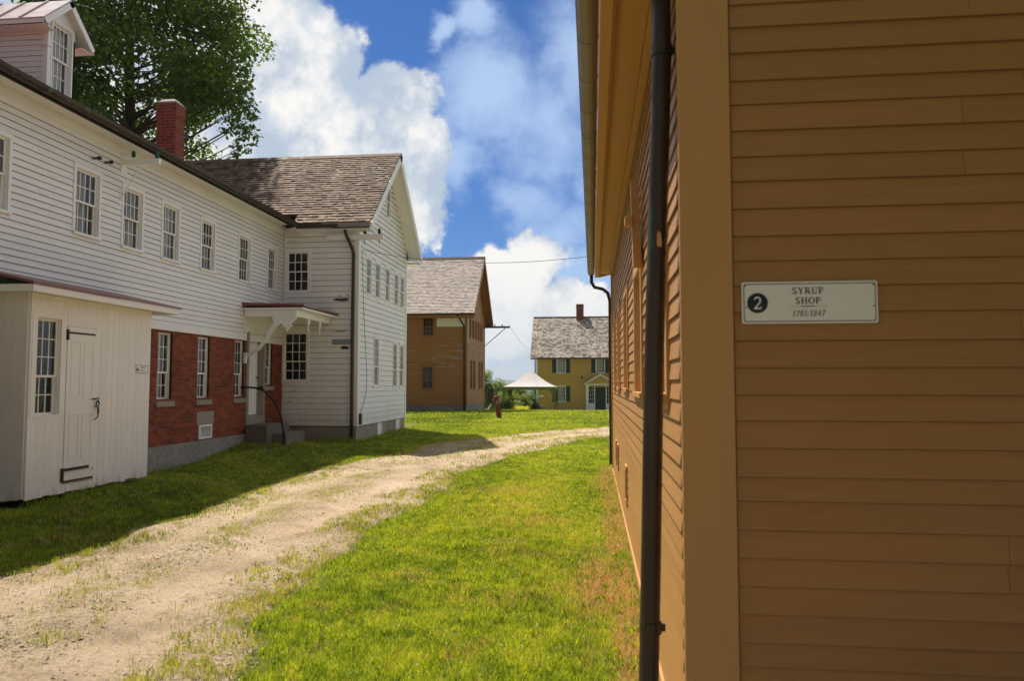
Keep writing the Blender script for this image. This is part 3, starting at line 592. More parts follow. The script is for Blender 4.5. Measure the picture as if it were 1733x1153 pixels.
# roof, gutter
ex,ez=-7.90,6.06; sl_=.40; un=Vector((-1,0,sl_)).normalized(); nn=Vector((sl_,0,1)).normalized()
seam_roof(W,(ex,1.8,ez+.03),(0,1,0),YA+.05-1.8,un,4.45,nn,M['redmetal'])
seam_roof(W,(-16.0,1.8,ez-.03),(0,1,0),YA-1.8,Vector((1,0,sl_)).normalized(),4.3,Vector((-sl_,0,1)).normalized(),M['redmetal'])
a=MB(); a.box(XF+.001,ex-.02,1.8,YA-.38,ez-.05,ez-.028); a.build('soffit',M['trim'],W); a=MB(); a.box(ex-.02,ex+.0,1.8,YA-.3,ez-.14,ez+.0); a.build('fascia',M['copperdk'],W)
gutter(W,FA,1.8,YA-.30,.515,ez-.040,.08,M['copperdk'],joints=.9)
chimney(W,-9.86,-9.40,15.42,15.80,6.3,8.16,M['chbrick'],M['concrete'])
# gable end closing walls below the main roof
a=MB(); a.prism([(XF-.2,2,6.0),(-15,2,6.0),(-11.95,2,7.6)],[(XF-.2,2.08,6.0),(-15,2.08,6.0),(-11.95,2.08,7.6)]); a.build('gable_wall',M['white'],W)
# dormer
DX=-9.3; FD=FR('X',DX,1); dy0,dy1=11.36,12.02; dz=7.94
a=MB(); dop=[(11.45,11.91,6.85,8.06)]
pent=[(dy0,6.4),(dy1,6.4),(dy1,8.19),((dy0+dy1)/2,8.50),(dy0,8.19)]
wall_core(a,FD,pent,dop,.06)
FS=FR('Y',dy0,-1)
sp_=[(-12.4,6.3),(DX,6.3),(DX,dz),(-12.4,dz)]
a.fb(FS,-12.4,DX,-.05,0,6.3,dz); boards(a,FS,sp_,[],6.45,dz-.05,.098,t=.014,joint=4)
a.fb(FR('Y',dy1,1),-12.4,DX,-.05,0,6.3,dz)
a.box(DX-.07,DX+.018,dy0-.022,dy0+.06,6.5,dz)
dm=a.build('dormer',M['white'],W)
window(dm,FD,*dop[0],4,2,2,M['trim'],cw=.035,sill=.01,curtain=0,depth=.07)
for o_ in [c for c in dm.children if c.name.startswith('window')]:
    pass
c=MB(); n=20
c.add([FD(11.45+.40*i/n,-.12+.012*math.sin(i*2.1),z_) for z_ in (8.06,6.85) for i in range(n+1)],[(i,i+1,n+2+i,n+1+i) for i in range(n)]); c.build('curtain',M['shade'],dm)
ym=(dy0+dy1)/2; ov=.30; sd_=.98
for sg in (-1,1):
    y0=ym+sg*(.33+ov); P=(DX+.16,y0,dz-.02+.0) ; U=Vector((0,-sg*1,sd_)).normalized(); Nn=Vector((0,sg*sd_,1)).normalized()
    a=MB(); L=3.1; P=Vector(P); Mx=(.33+ov)*math.hypot(1,sd_)
    def bx(s0,s1,u0,u1,n0,n1): a.hexa([P+Vector((-1,0,0))*s+U*u+Nn*n_ for s,u,n_ in ((s0,u0,n0),(s1,u0,n0),(s1,u1,n0),(s0,u1,n0),(s0,u0,n1),(s1,u0,n1),(s1,u1,n1),(s0,u1,n1))],.5)
    bx(0,L,0,Mx,.0,.018); s_=.42
    while s_<L: bx(s_,s_+.025,-.01,Mx,.018,.045); s_+=.45
    a.build('roof',M['glarered'],dm)
    a=MB(); bx(.004,L,.004,Mx-.01,-.035,-.001); bx(-.012,.012,0,Mx,-.10,-.001); a.box(DX-3,DX+.15,y0-(.012 if sg>0 else 0)+.0,y0+(.012 if sg<0 else 0),dz-.11,dz-.03); 
    a.box(DX-3,DX+.14,min(y0,ym+sg*.33),max(y0,ym+sg*.33),dz-.11,dz-.10); a.build('fascia',M['trim'],dm)
# porch hood over the door
hd=MB(); X1=-6.78
hd.add([(XF,16.62,3.70),(XF,19.01,3.70),(X1,19.01,3.635),(X1,16.62,3.635),(XF,16.62,3.62),(XF,19.01,3.62),(X1,19.01,3.59),(X1,16.62,3.59)],[(0,1,2,3),(7,6,5,4),(0,3,7,4),(1,2,6,5)[::-1],(3,2,6,7),(0,4,5,1)])
hr=None
hood=MB(); hood.box(XF+.03,X1-.04,16.66,19.0,3.52,3.57); hood.box(XF+.03,-7.0,16.72,16.80,3.36,3.519); hood.box(-7.08,-7.0,16.80,19.0,3.36,3.519); hood.box(XF+.03,-7.08,18.9,18.98,3.36,3.519)
HD=hood.build('door_hood',M['trim'],W,bevel=.004); hd.build('hood_roof',M['redmetal'],HD)
def sbracket(y0,y1,name='hood_bracket'):
    P=[(-8.29,2.30),(-8.27,2.42),(-8.12,2.48),(-7.94,2.60),(-7.80,2.78),(-7.68,2.98),(-7.55,3.15),(-7.38,3.28),(-7.20,3.33)]
    wd=[.035,.05,.042,.040,.040,.044,.05,.06,.05]; Lq=[];Rq=[]
    for i,(x,z_) in enumerate(P):
        p,q=P[max(i-1,0)],P[min(i+1,len(P)-1)]; dx,dz_=q[0]-p[0],q[1]-p[1]; l=math.hypot(dx,dz_); nx,nz=-dz_/l,dx/l
        Lq.append((x+nx*wd[i],z_+nz*wd[i])); Rq.append((x-nx*wd[i],z_-nz*wd[i]))
    b=MB()
    for i in range(len(P)-1):
        q=[Rq[i],Rq[i+1],Lq[i+1],Lq[i]]; b.prism([(x,y0,z_) for x,z_ in q],[(x,y1,z_) for x,z_ in q])
    b.box(XF+.02,-8.25,y0-.003,y1+.003,2.24,2.50)
    q=[(-7.62,3.358),(-7.58,3.22),(-7.40,3.20),(-7.30,3.15),(-7.17,3.16),(-7.10,3.24),(-7.02,3.30),(-6.99,3.358)]; b.prism([(x,y0-.004,z_) for x,z_ in q],[(x,y1+.004,z_) for x,z_ in q])
    q=[(-7.31,3.18),(-7.36,3.13),(-7.29,3.10),(-7.235,3.00),(-7.18,3.10),(-7.10,3.13),(-7.16,3.18)]; b.prism([(x,y0+.01,z_) for x,z_ in q],[(x,y1-.01,z_) for x,z_ in q])
    return b.build(name,M['trim'],HD,bevel=.004)
sbracket(16.73,16.79)
def pendant(x,y):
    b=MB(); pf=[(3.36,.05),(3.26,.045),(3.20,.028),(3.12,.012),(3.08,.028),(3.04,.010),(2.98,.004)]
    b.tube([(x,y,z_) for z_,r in pf],[r for z_,r in pf],10); b.build('pendant',M['trim'],HD,smooth=True)
pendant(-7.04,17.55); pendant(-7.04,18.3)
# ---------------------------------------------------------------- B. gabled annex
XG=-6.26; YB=24.12; YM=(YA+YB)/2
AN=root('gabled_annex',(-9.5,YM,.3),'white clapboard annex with brown shingled gable roof at the far end of the long building','building')
FN=FR('Y',YA,-1); FG=FR('X',XG,1)
a=MB(); r1=[(-14,.62),(XG,.62),(XG,6.0),(-14,6.0)]; o1=[(-8.26,-7.66,4.27,5.34),(-8.30,-7.66,1.84,3.13)]
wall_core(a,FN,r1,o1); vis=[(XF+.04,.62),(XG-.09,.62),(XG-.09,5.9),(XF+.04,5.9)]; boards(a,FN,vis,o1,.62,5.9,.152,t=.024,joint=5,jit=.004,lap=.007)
a.box(-14,XG,YB-.1,YB,.62,6.0)
slp=.93; apz=8.70
gp_=[(YA,.62),(YB,.62),(YB,6.32),(YM,apz),(YA,6.32)]
gw=[(19.72,20.14,4.28,5.28),(20.58,21.02,4.28,5.28),(21.62,22.04,4.28,5.28),(22.66,23.06,4.28,5.28),(23.38,23.78,4.28,5.28)]; gl_=[(20.50,20.95,1.70,3.08),(22.56,22.96,1.66,3.02),(23.36,23.78,1.66,3.02)]; ga=[(21.66,22.06,6.90,7.86)]
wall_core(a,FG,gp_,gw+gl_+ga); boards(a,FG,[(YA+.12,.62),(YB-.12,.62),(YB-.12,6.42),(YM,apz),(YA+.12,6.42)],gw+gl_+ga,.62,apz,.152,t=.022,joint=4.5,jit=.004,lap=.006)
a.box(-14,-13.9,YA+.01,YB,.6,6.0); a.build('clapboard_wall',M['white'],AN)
a=MB(); a.box(-13.8,XG-.5,YA+.6,YB-.3,.5,.6); a.box(-9.6,-9.5,YA+.3,YB-.3,.7,6); a.build('interior_partition',M['dark'],AN)
for bxs,nm in (([(XG-.005,XG+.03,YA-.025,YA+.12,.62,5.96),(XG-.10,XG-.006,YA-.03,YA+.01,.62,5.96)],'corner_board'),([(XG-.005,XG+.03,YB-.12,YB+.02,.62,5.96)],'corner_board'),([(XF+.05,XG-.1,YA-.028,YA,5.90,6.0)],'frieze_board')):
    a=MB(); [a.box(*q) for q in bxs]; a.build(nm,M['trim'],AN,bevel=.004)
a=MB(); a.box(-14,XG-.02,YA+.02,YB-.02,-.5,.6); yy=YA
while yy<YB-.05:
    l=random.uniform(.7,1.3); a.box(XG-.2,XG-.012+random.uniform(0,.01),yy+.012,min(yy+l,YB)-.01,-.5,.612,random.random()); yy+=l
a.build('foundation',M['stone'],AN,bevel=.008)
for yv,nm in ((20.9,'a'),(22.9,'b')):
    b=MB(); b.fb(FG,yv,yv+.04,-.01,.03,.22,.60); b.fb(FG,yv+.42,yv+.46,-.01,.03,.22,.60); b.fb(FG,yv+.04,yv+.42,-.01,.03,.565,.60); b.fb(FG,yv+.04,yv+.42,-.005,.012,.22,.565); b.build('cellar_window',M['trim'],AN)
for q in o1: window(AN,FN,*q,3,2 if q[2]>4 else 3,2,M['trim'],cw=.085,sill=.0,depth=.1,mw=.02,curtain=0)
for q in gw: window(AN,FG,*q,3,2,2,M['trim'],cw=.06,sill=.01,curtain=5,sh=.045,mw=.010)  # pale upper-half sheets stand in for sky reflected in the gable panes
for q in gl_: window(AN,FG,*q,3,3,2,M['trim'],cw=.06,sill=.01,curtain=5,sh=.045,mw=.010)  # pale sheets stand in for reflected sky here too
for q in ga: window(AN,FG,*q,3,2,2,M['trim'],cw=.05,sill=.01,sh=.045,mw=.010)
# roof: eaves overhang .40, rake overhang .45
XR=XG+.46; e0=YA-.40; ezA=6.04
for sg in (1,-1):
    ye=YM-sg*(YM-e0); U=Vector((0,sg,slp)).normalized(); Nn=Vector((0,-sg*slp,1)).normalized(); Mx=(YM-e0)*math.hypot(1,slp); L=XR+13.9
    P=Vector((XR,ye,ezA)); a=MB()
    uc=.46 if sg>0 else 0.; L0=XR+7.93
    for (l_,u0_,u1_) in ((L0,0,uc),(L,uc,Mx)):
        if u1_<=u0_: continue
        a.hexa([P+Vector((-1,0,0))*s+U*u+Nn*n_ for s,u,n_ in ((0,u0_,-.05),(l_,u0_,-.05),(l_,u1_,-.05),(0,u1_,-.05),(0,u0_,0),(l_,u0_,0),(l_,u1_,0),(0,u1_,0))],.4)
        shingles(a,P+Nn*.002+U*u0_,(-1,0,0),l_,U,u1_-u0_,Nn,.13 if sg>0 else .3,.09,.20 if sg>0 else .6,t=.021,ragged=.02)
    rf=a.build('roof',M['slate'],AN)
    a=MB()
    a.hexa([P+Vector((-1,0,0))*s+U*u+Nn*n_ for s,u,n_ in ((-.02,-.01,-.20),(.018,-.01,-.20),(.018,Mx,-.20),(-.02,Mx,-.20),(-.02,-.01,-.004),(.018,-.01,-.004),(.018,Mx,-.004),(-.02,Mx,-.004))])
    a.hexa([P+Vector((-1,0,0))*s+U*u+Nn*n_ for s,u,n_ in ((.02,.0,-.085),(.46,.0,-.085),(.46,Mx,-.085),(.02,Mx,-.085),(.02,.0,-.055),(.46,.0,-.055),(.46,Mx,-.055),(.02,Mx,-.055))])
    if sg>0: a.box(XF+.35,XR-.02,ye+.01,ye+.032,ezA-.17,ezA-.05)
    a.box(-14 if sg<0 else XF+.45,XR-.02,min(ye,ye+sg*.42)+.001,max(ye,ye+sg*.42),ezA-.19,ezA-.172)
    a.build('rake_board',M['trim'],rf)
a=MB(); a.box(-13.9,XR+.02,YM-.10,YM+.10,0,0); 
rz_=ezA+(YM-e0)*slp
a=MB(); 
for sg in (1,-1): a.hexa([(x,YM+sg*y_,rz_+z_) for x,y_,z_ in ((-13.9,0,.02),(XR+.03,0,.02),(XR+.03,.13,-.10),(-13.9,.13,-.10),(-13.9,0,.045),(XR+.03,0,.045),(XR+.03,.14,-.08),(-13.9,.14,-.08))])
a.build('ridge_cap',M['slate'],AN)
a=MB(); a.box(XF+.50,XR-.9,e0-.075,e0-.01,ezA-.15,ezA-.055); g=a.build('gutter',M['copperdk'],AN); a=MB(); a.box(XR-1.35,XR-.02,e0-.012,e0+.006,ezA-.14,ezA-.01); a.build('fascia_patch',M['greyboard'],AN)
a=MB(); a.box(XR-1.05,XR-.03,e0-.082,e0-.014,ezA-.165,ezA-.145); a.build('drip_edge',M['copperdk'],AN)
downspout(AN,[(-6.52,e0+.05,ezA-.1),(-6.52,e0+.06,5.80),(-6.50,e0+.12,5.70),(-6.40,YA-.09,5.38),(-6.37,YA-.08,5.25),(-6.37,YA-.08,3.4),(-6.365,YA-.08,.9),(-6.36,YA-.09,.28)],.045,M['copperdk'],bands=[(-6.37,YA-.08,5.2,-6.37,YA),(-6.37,YA-.08,1.9,-6.37,YA),(-6.365,YA-.08,.75,-6.37,YA)])
# patches of bare wood and zinc on the annex front
def blotch(name,F,cs,cz,w_,h_,m,parent,n0=.019,seed=0,rag=.3):
    rs=random.Random(seed); P=[]; n=22
    for i in range(n):
        t=2*math.pi*i/n; r=1+rs.uniform(-rag,rag); P.append((cs+w_/2*math.copysign(abs(math.cos(t))**.6,math.cos(t))*r,cz+h_/2*math.copysign(abs(math.sin(t))**.8,math.sin(t))*r))
    b=MB(); b.prism([F(x,n0-.006,z_) for x,z_ in P],[F(x,n0+.0015,z_) for x,z_ in P]); return b.build(name,m,parent)
blotch('bare_wood_patch',FN,-6.70,4.02,.42,.09,M['rot'],AN,seed=3); blotch('bare_wood_patch',FN,-6.76,4.12,.12,.025,M['rot'],AN,seed=4); blotch('bare_wood_patch',FN,-6.54,4.14,.07,.02,M['rot'],AN,seed=5)
blotch('bare_wood_patch',FN,-6.60,2.72,.20,.09,M['dark'],AN,seed=6,n0=.021); blotch('bare_wood_patch',FN,-6.72,3.16,.3,.02,M['rot'],AN,seed=8)
a=MB(); a.fb(FN,-6.95,-6.42,.018,.022,2.80,2.945); a.build('zinc_patch',M['alu'],AN)
# ---------------------------------------------------------------- C. entrance vestibule
XS=-7.5; VB=root('entrance_vestibule',(-7.9,10.3,.1),'small cream plank entrance shed with a lean-to roof against the long white building','shed')
FV=FR('X',XS,1); sy0,sy1=9.03,11.72
vw=(9.15,9.60,1.32,2.66)
a=MB(); r1=[(sy0,.22),(sy1,.22),(sy1,3.02),(sy0,3.02)]; wall_core(a,FV,r1,[vw],.08)
def planks(F,s0,s1,z0,z1,ex=[],wm=.14):
    s_=s0
    while s_<s1-.01:
        w_=min(random.uniform(.8,1.25)*wm,s1-s_); w_=s1-s_ if s1-s_-w_<.05 else w_
        rng=[(z0+random.uniform(-.035,.0),z1)]
        cuts=[(s_,s_+w_)]
        for (e0_,e1_,f0,f1) in ex:
            nc=[]
            for p,q in cuts:
                if e1_<=p or e0_>=q: nc.append((p,q))
                else:
                    if e0_>p+.01: nc.append((p,e0_))
                    if e1_<q-.01: nc.append((e1_,q))
                    m0,m1=max(p,e0_),min(q,e1_)
                    if f0>z0+.02: a.fb(F,m0+.001,m1-.001,0,.02,rng[0][0],f0,random.random())
                    if f1<z1-.02: a.fb(F,m0+.001,m1-.001,0,.02,f1,z1,random.random())
            cuts=nc
        for p,q in cuts: a.fb(F,p+.0015,q-.0015,0,.02+random.uniform(-.001,.001),rng[0][0],z1,random.random())
        s_+=w_
planks(FV,sy0,sy1,.22,2.98,[(vw[0]-.05,vw[1]+.05,vw[2]-.05,vw[3]+.05),(9.72,10.36,.30,2.58)])
FW=FR('Y',sy0,-1); a.fb(FW,XF,XS,-.08,0,.22,3.02); planks(FW,XF+.03,XS-.01,.22,3.1)
FW2=FR('Y',sy1,1); a.fb(FW2,XF,XS,-.08,0,.22,3.02); planks(FW2,XF+.03,XS-.01,.22,3.0)
a.box(XF,XS-.1,sy0+.05,sy1-.05,.2,.26); a.fb(FV,9.70,10.40,-.06,-.01,.25,2.7)
a.build('plank_wall',M['cream'],VB,bevel=.002)
window(VB,FV,*vw,3,3,2,M['cream'],cw=.09,sill=.0,depth=.08,curtain=0,cap=.0)
a=MB(); a.fb(FV,9.725,10.355,.0,.03,.50,2.575)
a2=MB()
for (p,q,r_,t_) in ((9.80,10.00,1.55,2.36),(10.07,10.27,1.55,2.36),(9.80,10.00,.66,1.32),(10.07,10.27,.66,1.32)):
    for u in ((p,p+.012,r_,t_),(q-.012,q,r_,t_),(p+.012,q-.012,r_,r_+.012),(p+.012,q-.012,t_-.012,t_)): a.fb(FV,u[0],u[1],.03,.036,u[2],u[3])
a.fb(FV,9.725,10.355,.0,.028,.33,.46); dv=a.build('door',M['cream'],VB,bevel=.002)
a=MB(); a.fb(FV,9.735,10.30,.031,.038,2.475,2.50); a.fb(FV,9.70,9.736,.022,.045,2.38,2.53); a.build('strap_hinge',M['iron'],dv); a=MB(); a.fb(FV,9.719,10.24,.031,.04,.505,.545); a.fb(FV,9.68,9.72,.022,.045,.36,.55); a.build('strap_hinge',M['iron'],dv)
a=MB(); a.fb(FV,9.72,10.34,.02,.034,.335,.372); a.build('kick_strip',M['rot'],dv)
a=MB(); a.tube([FV(10.25,.045,1.52),FV(10.42,.045,1.53)],.009,6); a.tube([FV(10.36,.06,1.50),FV(10.40,.06,1.45),FV(10.36,.06,1.40),FV(10.33,.06,1.45),FV(10.36,.06,1.50)],.010,6); a.tube([FV(10.33,.04,1.42),FV(10.33,.09,1.38),FV(10.33,.09,1.25),FV(10.33,.04,1.21)],.009,6); a.tube([FV(10.40,.05,1.5),FV(10.41,.05,1.3)],.006,6); a.build('latch',M['iron'],dv)
a=MB(); a.fb(FV,9.72,10.5,.02,.0225,2.60,2.78); a.build('mended_board',M['cream'],VB)
a=MB(); a.box(XF+.02,XS+.26,sy0-.28,sy1+.42,3.035,3.045) ; rf_=[(XF+.03,3.34),(XS+.30,3.09),(XS+.30,3.055),(XF+.03,3.30)]
a=MB(); a.prism([(x,sy0-.32,z_) for x,z_ in rf_],[(x,sy1+.45,z_) for x,z_ in rf_]); a.build('roof',M['redmetal'],VB)
a=MB(); a.box(XF+.03,XS+.26,sy0-.28,sy1+.40,2.985,3.03); a.box(XS+.26,XS+.285,sy0-.30,sy1+.42,2.96,3.053); a.box(XF+.03,XS+.26,sy0-.30,sy0-.281,2.96,3.053); a.box(XF+.03,XS+.26,sy1+.401,sy1+.42,2.96,3.053); a.build('fascia',M['cream'],VB,bevel=.003)
# ---------------------------------------------------------------- D. syrup shop (ochre, right)
XW=.41; YN=3.31; YE=15.05; SH=root('syrup_shop',(4.5,9,-.1),'ochre clapboard shop with copper gutter, filling the right of the view beside the lawn','building')
FSd=FR('X',XW,-1); FSn=FR('Y',YN,-1); ez_=4.12; zb_=-.02
sw=[(3.98,4.66,1.70,2.80),(5.95,6.85,1.68,2.72),(8.30,9.15,1.70,2.80),(10.7,11.5,1.70,2.85),(12.6,13.4,1.72,2.85)]
a=MB(); r1=[(YN,zb_),(YE,zb_),(YE,ez_),(YN,ez_)]; wall_core(a,FSd,r1,sw); boards(a,FSd,[(YN+.005,.06),(YE-.1,.06),(YE-.1,ez_-.12),(YN+.005,ez_-.12)],sw,.06,ez_-.12,.102,t=.0145,joint=1.5,jit=.006,grow=.06,wob=.003)
gab=[(XW,zb_),(9.5,zb_),(9.5,ez_),(4.95,ez_+3.9),(XW,ez_)]
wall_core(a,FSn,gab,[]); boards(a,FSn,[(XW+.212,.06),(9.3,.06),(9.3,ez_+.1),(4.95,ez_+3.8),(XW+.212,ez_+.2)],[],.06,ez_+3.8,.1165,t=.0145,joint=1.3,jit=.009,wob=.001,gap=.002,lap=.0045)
a.box(XW,9.5,YE-.1,YE,zb_,ez_); a.prism([(XW,YE,ez_),(9.5,YE,ez_),(4.95,YE,ez_+3.9)],[(XW,YE-.1,ez_),(9.5,YE-.1,ez_),(4.95,YE-.1,ez_+3.9)]); a.box(9.4,9.5,YN,YE,zb_,ez_)
a.build('clapboard_wall',M['ochre'],SH)
a=MB(); a.box(XW-.022,XW+.205,YN-.028,YN-.001,zb_,ez_+.15); a.build('corner_board',M['ochretrim'],SH,bevel=.004); a=MB(); a.box(XW-.03,XW-.0,YE-.1,YE+.02,zb_,ez_-.1); a.build('corner_board',M['ochretrim'],SH,bevel=.004)
a=MB(); a.box(XW-.03,XW+.0,YN+.001,YE-.1,-.03,.058); a.box(XW-.055,XW-.0,YN,YE,3.98,4.09); a.build('trim_board',M['ochretrim'],SH,bevel=.004)
a=MB(); a.box(XW+.02,XW+.4,YN+.05,YE-.05,-.7,-.025); a.box(XW+.02,9.4,YN+.02,YN+.3,-.7,-.025); a.build('foundation',M['darkstone'],SH)
a=MB(); a.box(1.6,1.7,YN+.3,YE-.3,0,4); a.build('interior_partition',M['dark'],SH)
for q in sw: window(SH,FSd,*q,3,2,2,M['ochretrim'],cw=.085,sill=.015,depth=.1)
# low wall hatches
for (p,q,z0,z1) in ((8.75,9.1,.32,.78),(11.6,11.95,.40,.80),(12.4,12.75,.40,.80)):
    b=MB(); b.fb(FSd,p,p+.06,.0,.03,z0,z1); b.fb(FSd,q-.06,q,.0,.03,z0,z1); b.fb(FSd,p+.06,q-.06,0,.03,z0,z0+.05); b.fb(FSd,p+.06,q-.06,0,.03,z1-.05,z1); b.fb(FSd,p+.06,q-.06,0,.02,z0+.05,z1-.05); b.build('vent_hatch',M['ochretrim'],SH)
# roof + eaves
sl2=.86; ex2=.07; a=MB(); zr=4.10
pf=[(ex2,zr),(ex2,zr+.05),(4.95,zr+.05+(4.95-ex2)*sl2),(9.83,zr+.05),(9.83,zr),(4.95,zr+(4.95-ex2)*sl2)]
for i0,i1,i2,i3 in ((0,1,2,5),(5,2,3,4)):
    q=[pf[i0],pf[i1],pf[i2],pf[i3]]; a.prism([(x,YN-.10,z_) for x,z_ in q],[(x,YE+.30,z_) for x,z_ in q])
U=Vector((1,0,sl2)).normalized(); Nn=Vector((-sl2,0,1)).normalized()
shingles(a,Vector((ex2,YN-.1,zr+.055)),(0,1,0),YE+.4-YN,U,6.4,Nn,.16,.2,.5); a.build('roof',M['palesh'],SH)
a=MB(); a.box(.14,XW-.056,YN-.08,YE+.26,4.03,4.055); a.box(.06,.138,YN-.08,YE+.28,3.97,4.09); a.box(.138,.155,YN-.08,YE+.27,3.985,4.03)
q=[(.14,3.97),(XW,4.03),(XW,4.09),(.14,4.09)]; a.prism([(x,YE+.262,z_) for x,z_ in q],[(x,YE+.29,z_) for x,z_ in q]); 
a.build('soffit',M['ochretrim'],SH,bevel=.004)
gutter(SH,FR('X',XW,-1),YN-.15,YE+.12,.425,4.045,.068,M['copgut'],joints=.62)
downspout(SH,[(.335,3.47,3.72),(.338,3.47,3.40),(.338,3.475,3.30),(.285,3.49,1.8),(.262,3.495,.9),(.245,3.50,.30),(.20,3.46,.10)],.046,M['copperdk'],bands=[(.338,3.475,3.34,XW-.003,3.47),(.258,3.497,.63,.325,3.5)])
a=MB(); a.tube([(-.01,3.6,3.99),(.05,3.55,3.92),(.25,3.49,3.86),(.33,3.47,3.76),(.335,3.47,3.70)],.046,12); a.build('gutter_elbow',M['copperdk'],SH,smooth=True)
downspout(SH,[(-.01,15.05,3.99),(-.01,15.08,3.84),(.05,15.11,3.74),(.22,15.12,3.70),(.32,15.12,3.62),(.365,15.12,3.45),(.365,15.12,.12)],.035,M['copperdk'],bands=[(.365,15.12,2.6,XW+.02,15.12),(.365,15.12,1.2,XW+.02,15.12)])
blotch('worn_spot',lambda s,n,z:(s,3.43-n,z),.312,2.42,.022,.075,M['ochretrim'],SH,n0=.0,seed=9,rag=.25)
# timber arm on brackets, insulator pegs
a=MB(); a.hexa([(XW-.09,5.72,2.66),(XW-.02,5.72,2.66),(XW-.02,5.80,2.66),(XW-.09,5.80,2.66),(XW-.10,5.84,3.38),(XW-.04,5.84,3.38),(XW-.04,5.93,3.38),(XW-.10,5.93,3.38)]); a.box(XW-.15,XW-.091,5.76,5.86,3.0,3.07); a.box(XW-.02,XW,5.78,5.86,2.7,3.3)
tb=setp(a.build('timber_bracket',M['ochretrim'],bevel=.004),'ochre timber arm fixed upright on the shop side wall above a window','bracket')
# ---------------------------------------------------------------- E. brown house
XB=-6.57; YF=38.0; YK=44.4; BR=root('brown_house',(-11,41,.3),'dark brown clapboard house with peeling paint and a pale shingle roof, beyond the white annex','house')
FBf=FR('Y',YF,-1); FBg=FR('X',XB,1); ym=(YF+YK)/2
a=MB(); bw_=[(-8.93,-8.36,4.30,5.27),(-8.95,-8.38,1.50,2.67),(-12.9,-12.33,4.30,5.27),(-12.9,-12.33,1.5,2.67)]
wall_core(a,FBf,[(-17,.62),(XB,.62),(XB,5.6),(-17,5.6)],bw_); boards(a,FBf,[(-17,.62),(XB-.1,.62),(XB-.1,5.45),(-17,5.45)],bw_,.62,5.45,.112,t=.014,joint=3)
gsl=.98; az_=5.6+(ym-YF)*gsl
bg1=[(38.75+i*.98,39.25+i*.98,4.30,5.27) for i in range(5)]; bg2=[(39.15,39.65,1.5,3.0),(40.15,40.65,1.5,3.0),(42.05,42.55,1.5,3.0),(43.0,43.5,1.5,3.0)]
wall_core(a,FBg,[(YF,.62),(YK,.62),(YK,5.6),(ym,az_),(YF,5.6)],bg1+bg2); boards(a,FBg,[(YF+.1,.62),(YK-.1,.62),(YK-.1,5.65),(ym,az_),(YF+.1,5.65)],bg1+bg2,.62,az_,.112,t=.014,joint=3)
a.box(-17,XB,YK-.1,YK,.62,5.6); a.box(-17,-16.9,YF,YK,.62,5.6); a.build('clapboard_wall',M['brown'],BR)
a=MB(); a.box(-16.8,XB-.4,YF+1.2,YF+1.3,.7,5.6); a.box(-8.2,-8.1,YF+1.3,YK-.3,.7,5.6); a.build('interior_partition',M['dark'],BR)
a=MB(); a.box(XB-.1,XB+.025,YF-.025,YF-.001,.62,5.55); a.box(XB+.001,XB+.025,YF,YF+.1,.62,5.55); a.build('corner_board',M['browntrim'],BR); a=MB(); a.box(XB,XB+.025,YK-.1,YK+.02,.62,5.55); a.build('corner_board',M['browntrim'],BR); a=MB(); a.box(-17,XB-.1,YF-.022,YF,5.45,5.56); a.build('frieze_board',M['browntrim'],BR)
a=MB(); a.box(-17,XB-.03,YF+.03,YK-.03,-.3,.61); yy=YF
while yy<YK-.2: l=random.uniform(.8,1.4); a.box(XB-.2,XB-.03+random.uniform(0,.015),yy+.012,min(yy+l,YK)-.01,-.3,.612,random.random()); yy+=l
xx=XB-.03
while xx>-16: l=random.uniform(.8,1.6); a.box(xx-l+.02,xx,YF+.01+random.uniform(0,.02),YF+.1,-.3,.612,random.random()); xx-=l
a.build('foundation',M['concrete'],BR)
for i,q in enumerate(bw_): window(BR,FBf,*q,2 if i==1 else 3,2,1 if i==1 else 2,M['browntrim'],cw=.12,sill=.01,curtain=4 if i==1 else 0,mw=.022,depth=.08,cap=.02 if i%2 else 0)
for q in bg1+bg2: window(BR,FBg,*q,2,2,2,M['browntrim'],cw=.06,sill=.02,curtain=0,depth=.08)
a=MB(); zz=4.77
for i in range(5): a.fb(FBf,-8.18,XB-.11,.012,.024,zz+i*.112,zz+i*.112+.108,random.random())
a.build('white_board_patch',M['trim'],BR)
a=MB(); a.fb(FBg,YF+.12,YF+.5,.013,.02,3.9,5.45,.4); a.build('peeled_paint_patch',M['peelp'],BR) if 'peelp' in M else None
XR2=XB+.47; e0=YF-.42; ezB=5.6-.42*gsl+.26; rb_=None
for sg in (1,-1):
    ye=ym-sg*(ym-e0); U=Vector((0,sg,gsl)).normalized(); Nn=Vector((0,-sg*gsl,1)).normalized(); Mx=(ym-e0)*math.hypot(1,gsl); L=XR2+17.3; P=Vector((XR2,ye,ezB)); a=MB()
    q=lambda s0,s1,u0,u1,n0,n1:a.hexa([P+Vector((-1,0,0))*s+U*u+Nn*n_ for s,u,n_ in ((s0,u0,n0),(s1,u0,n0),(s1,u1,n0),(s0,u1,n0),(s0,u0,n1),(s1,u0,n1),(s1,u1,n1),(s0,u1,n1))],.4)
    q(0,L,0,Mx,-.05,0); shingles(a,P+Nn*.002,(-1,0,0),L,U,Mx,Nn,.125 if sg>0 else .4,.09,.22 if sg>0 else .8,t=.016,ragged=.008); rf=a.build('roof',M['palesh'],BR)
    a=MB(); q(-.02,.02,-.01,Mx,-.22,-.004); q(.021,.48,.0,Mx,-.09,-.055); a.box(-17.2,XR2-.02,min(ye,ye+sg*.43)+.002,max(ye,ye+sg*.43),ezB-.24,ezB-.22); a.box(-17.2,XR2-.02,ye+(.002 if sg>0 else -.03),ye+(.03 if sg>0 else -.002),ezB-.22,ezB-.055); a.build('rake_board',M['browntrim'],rf)
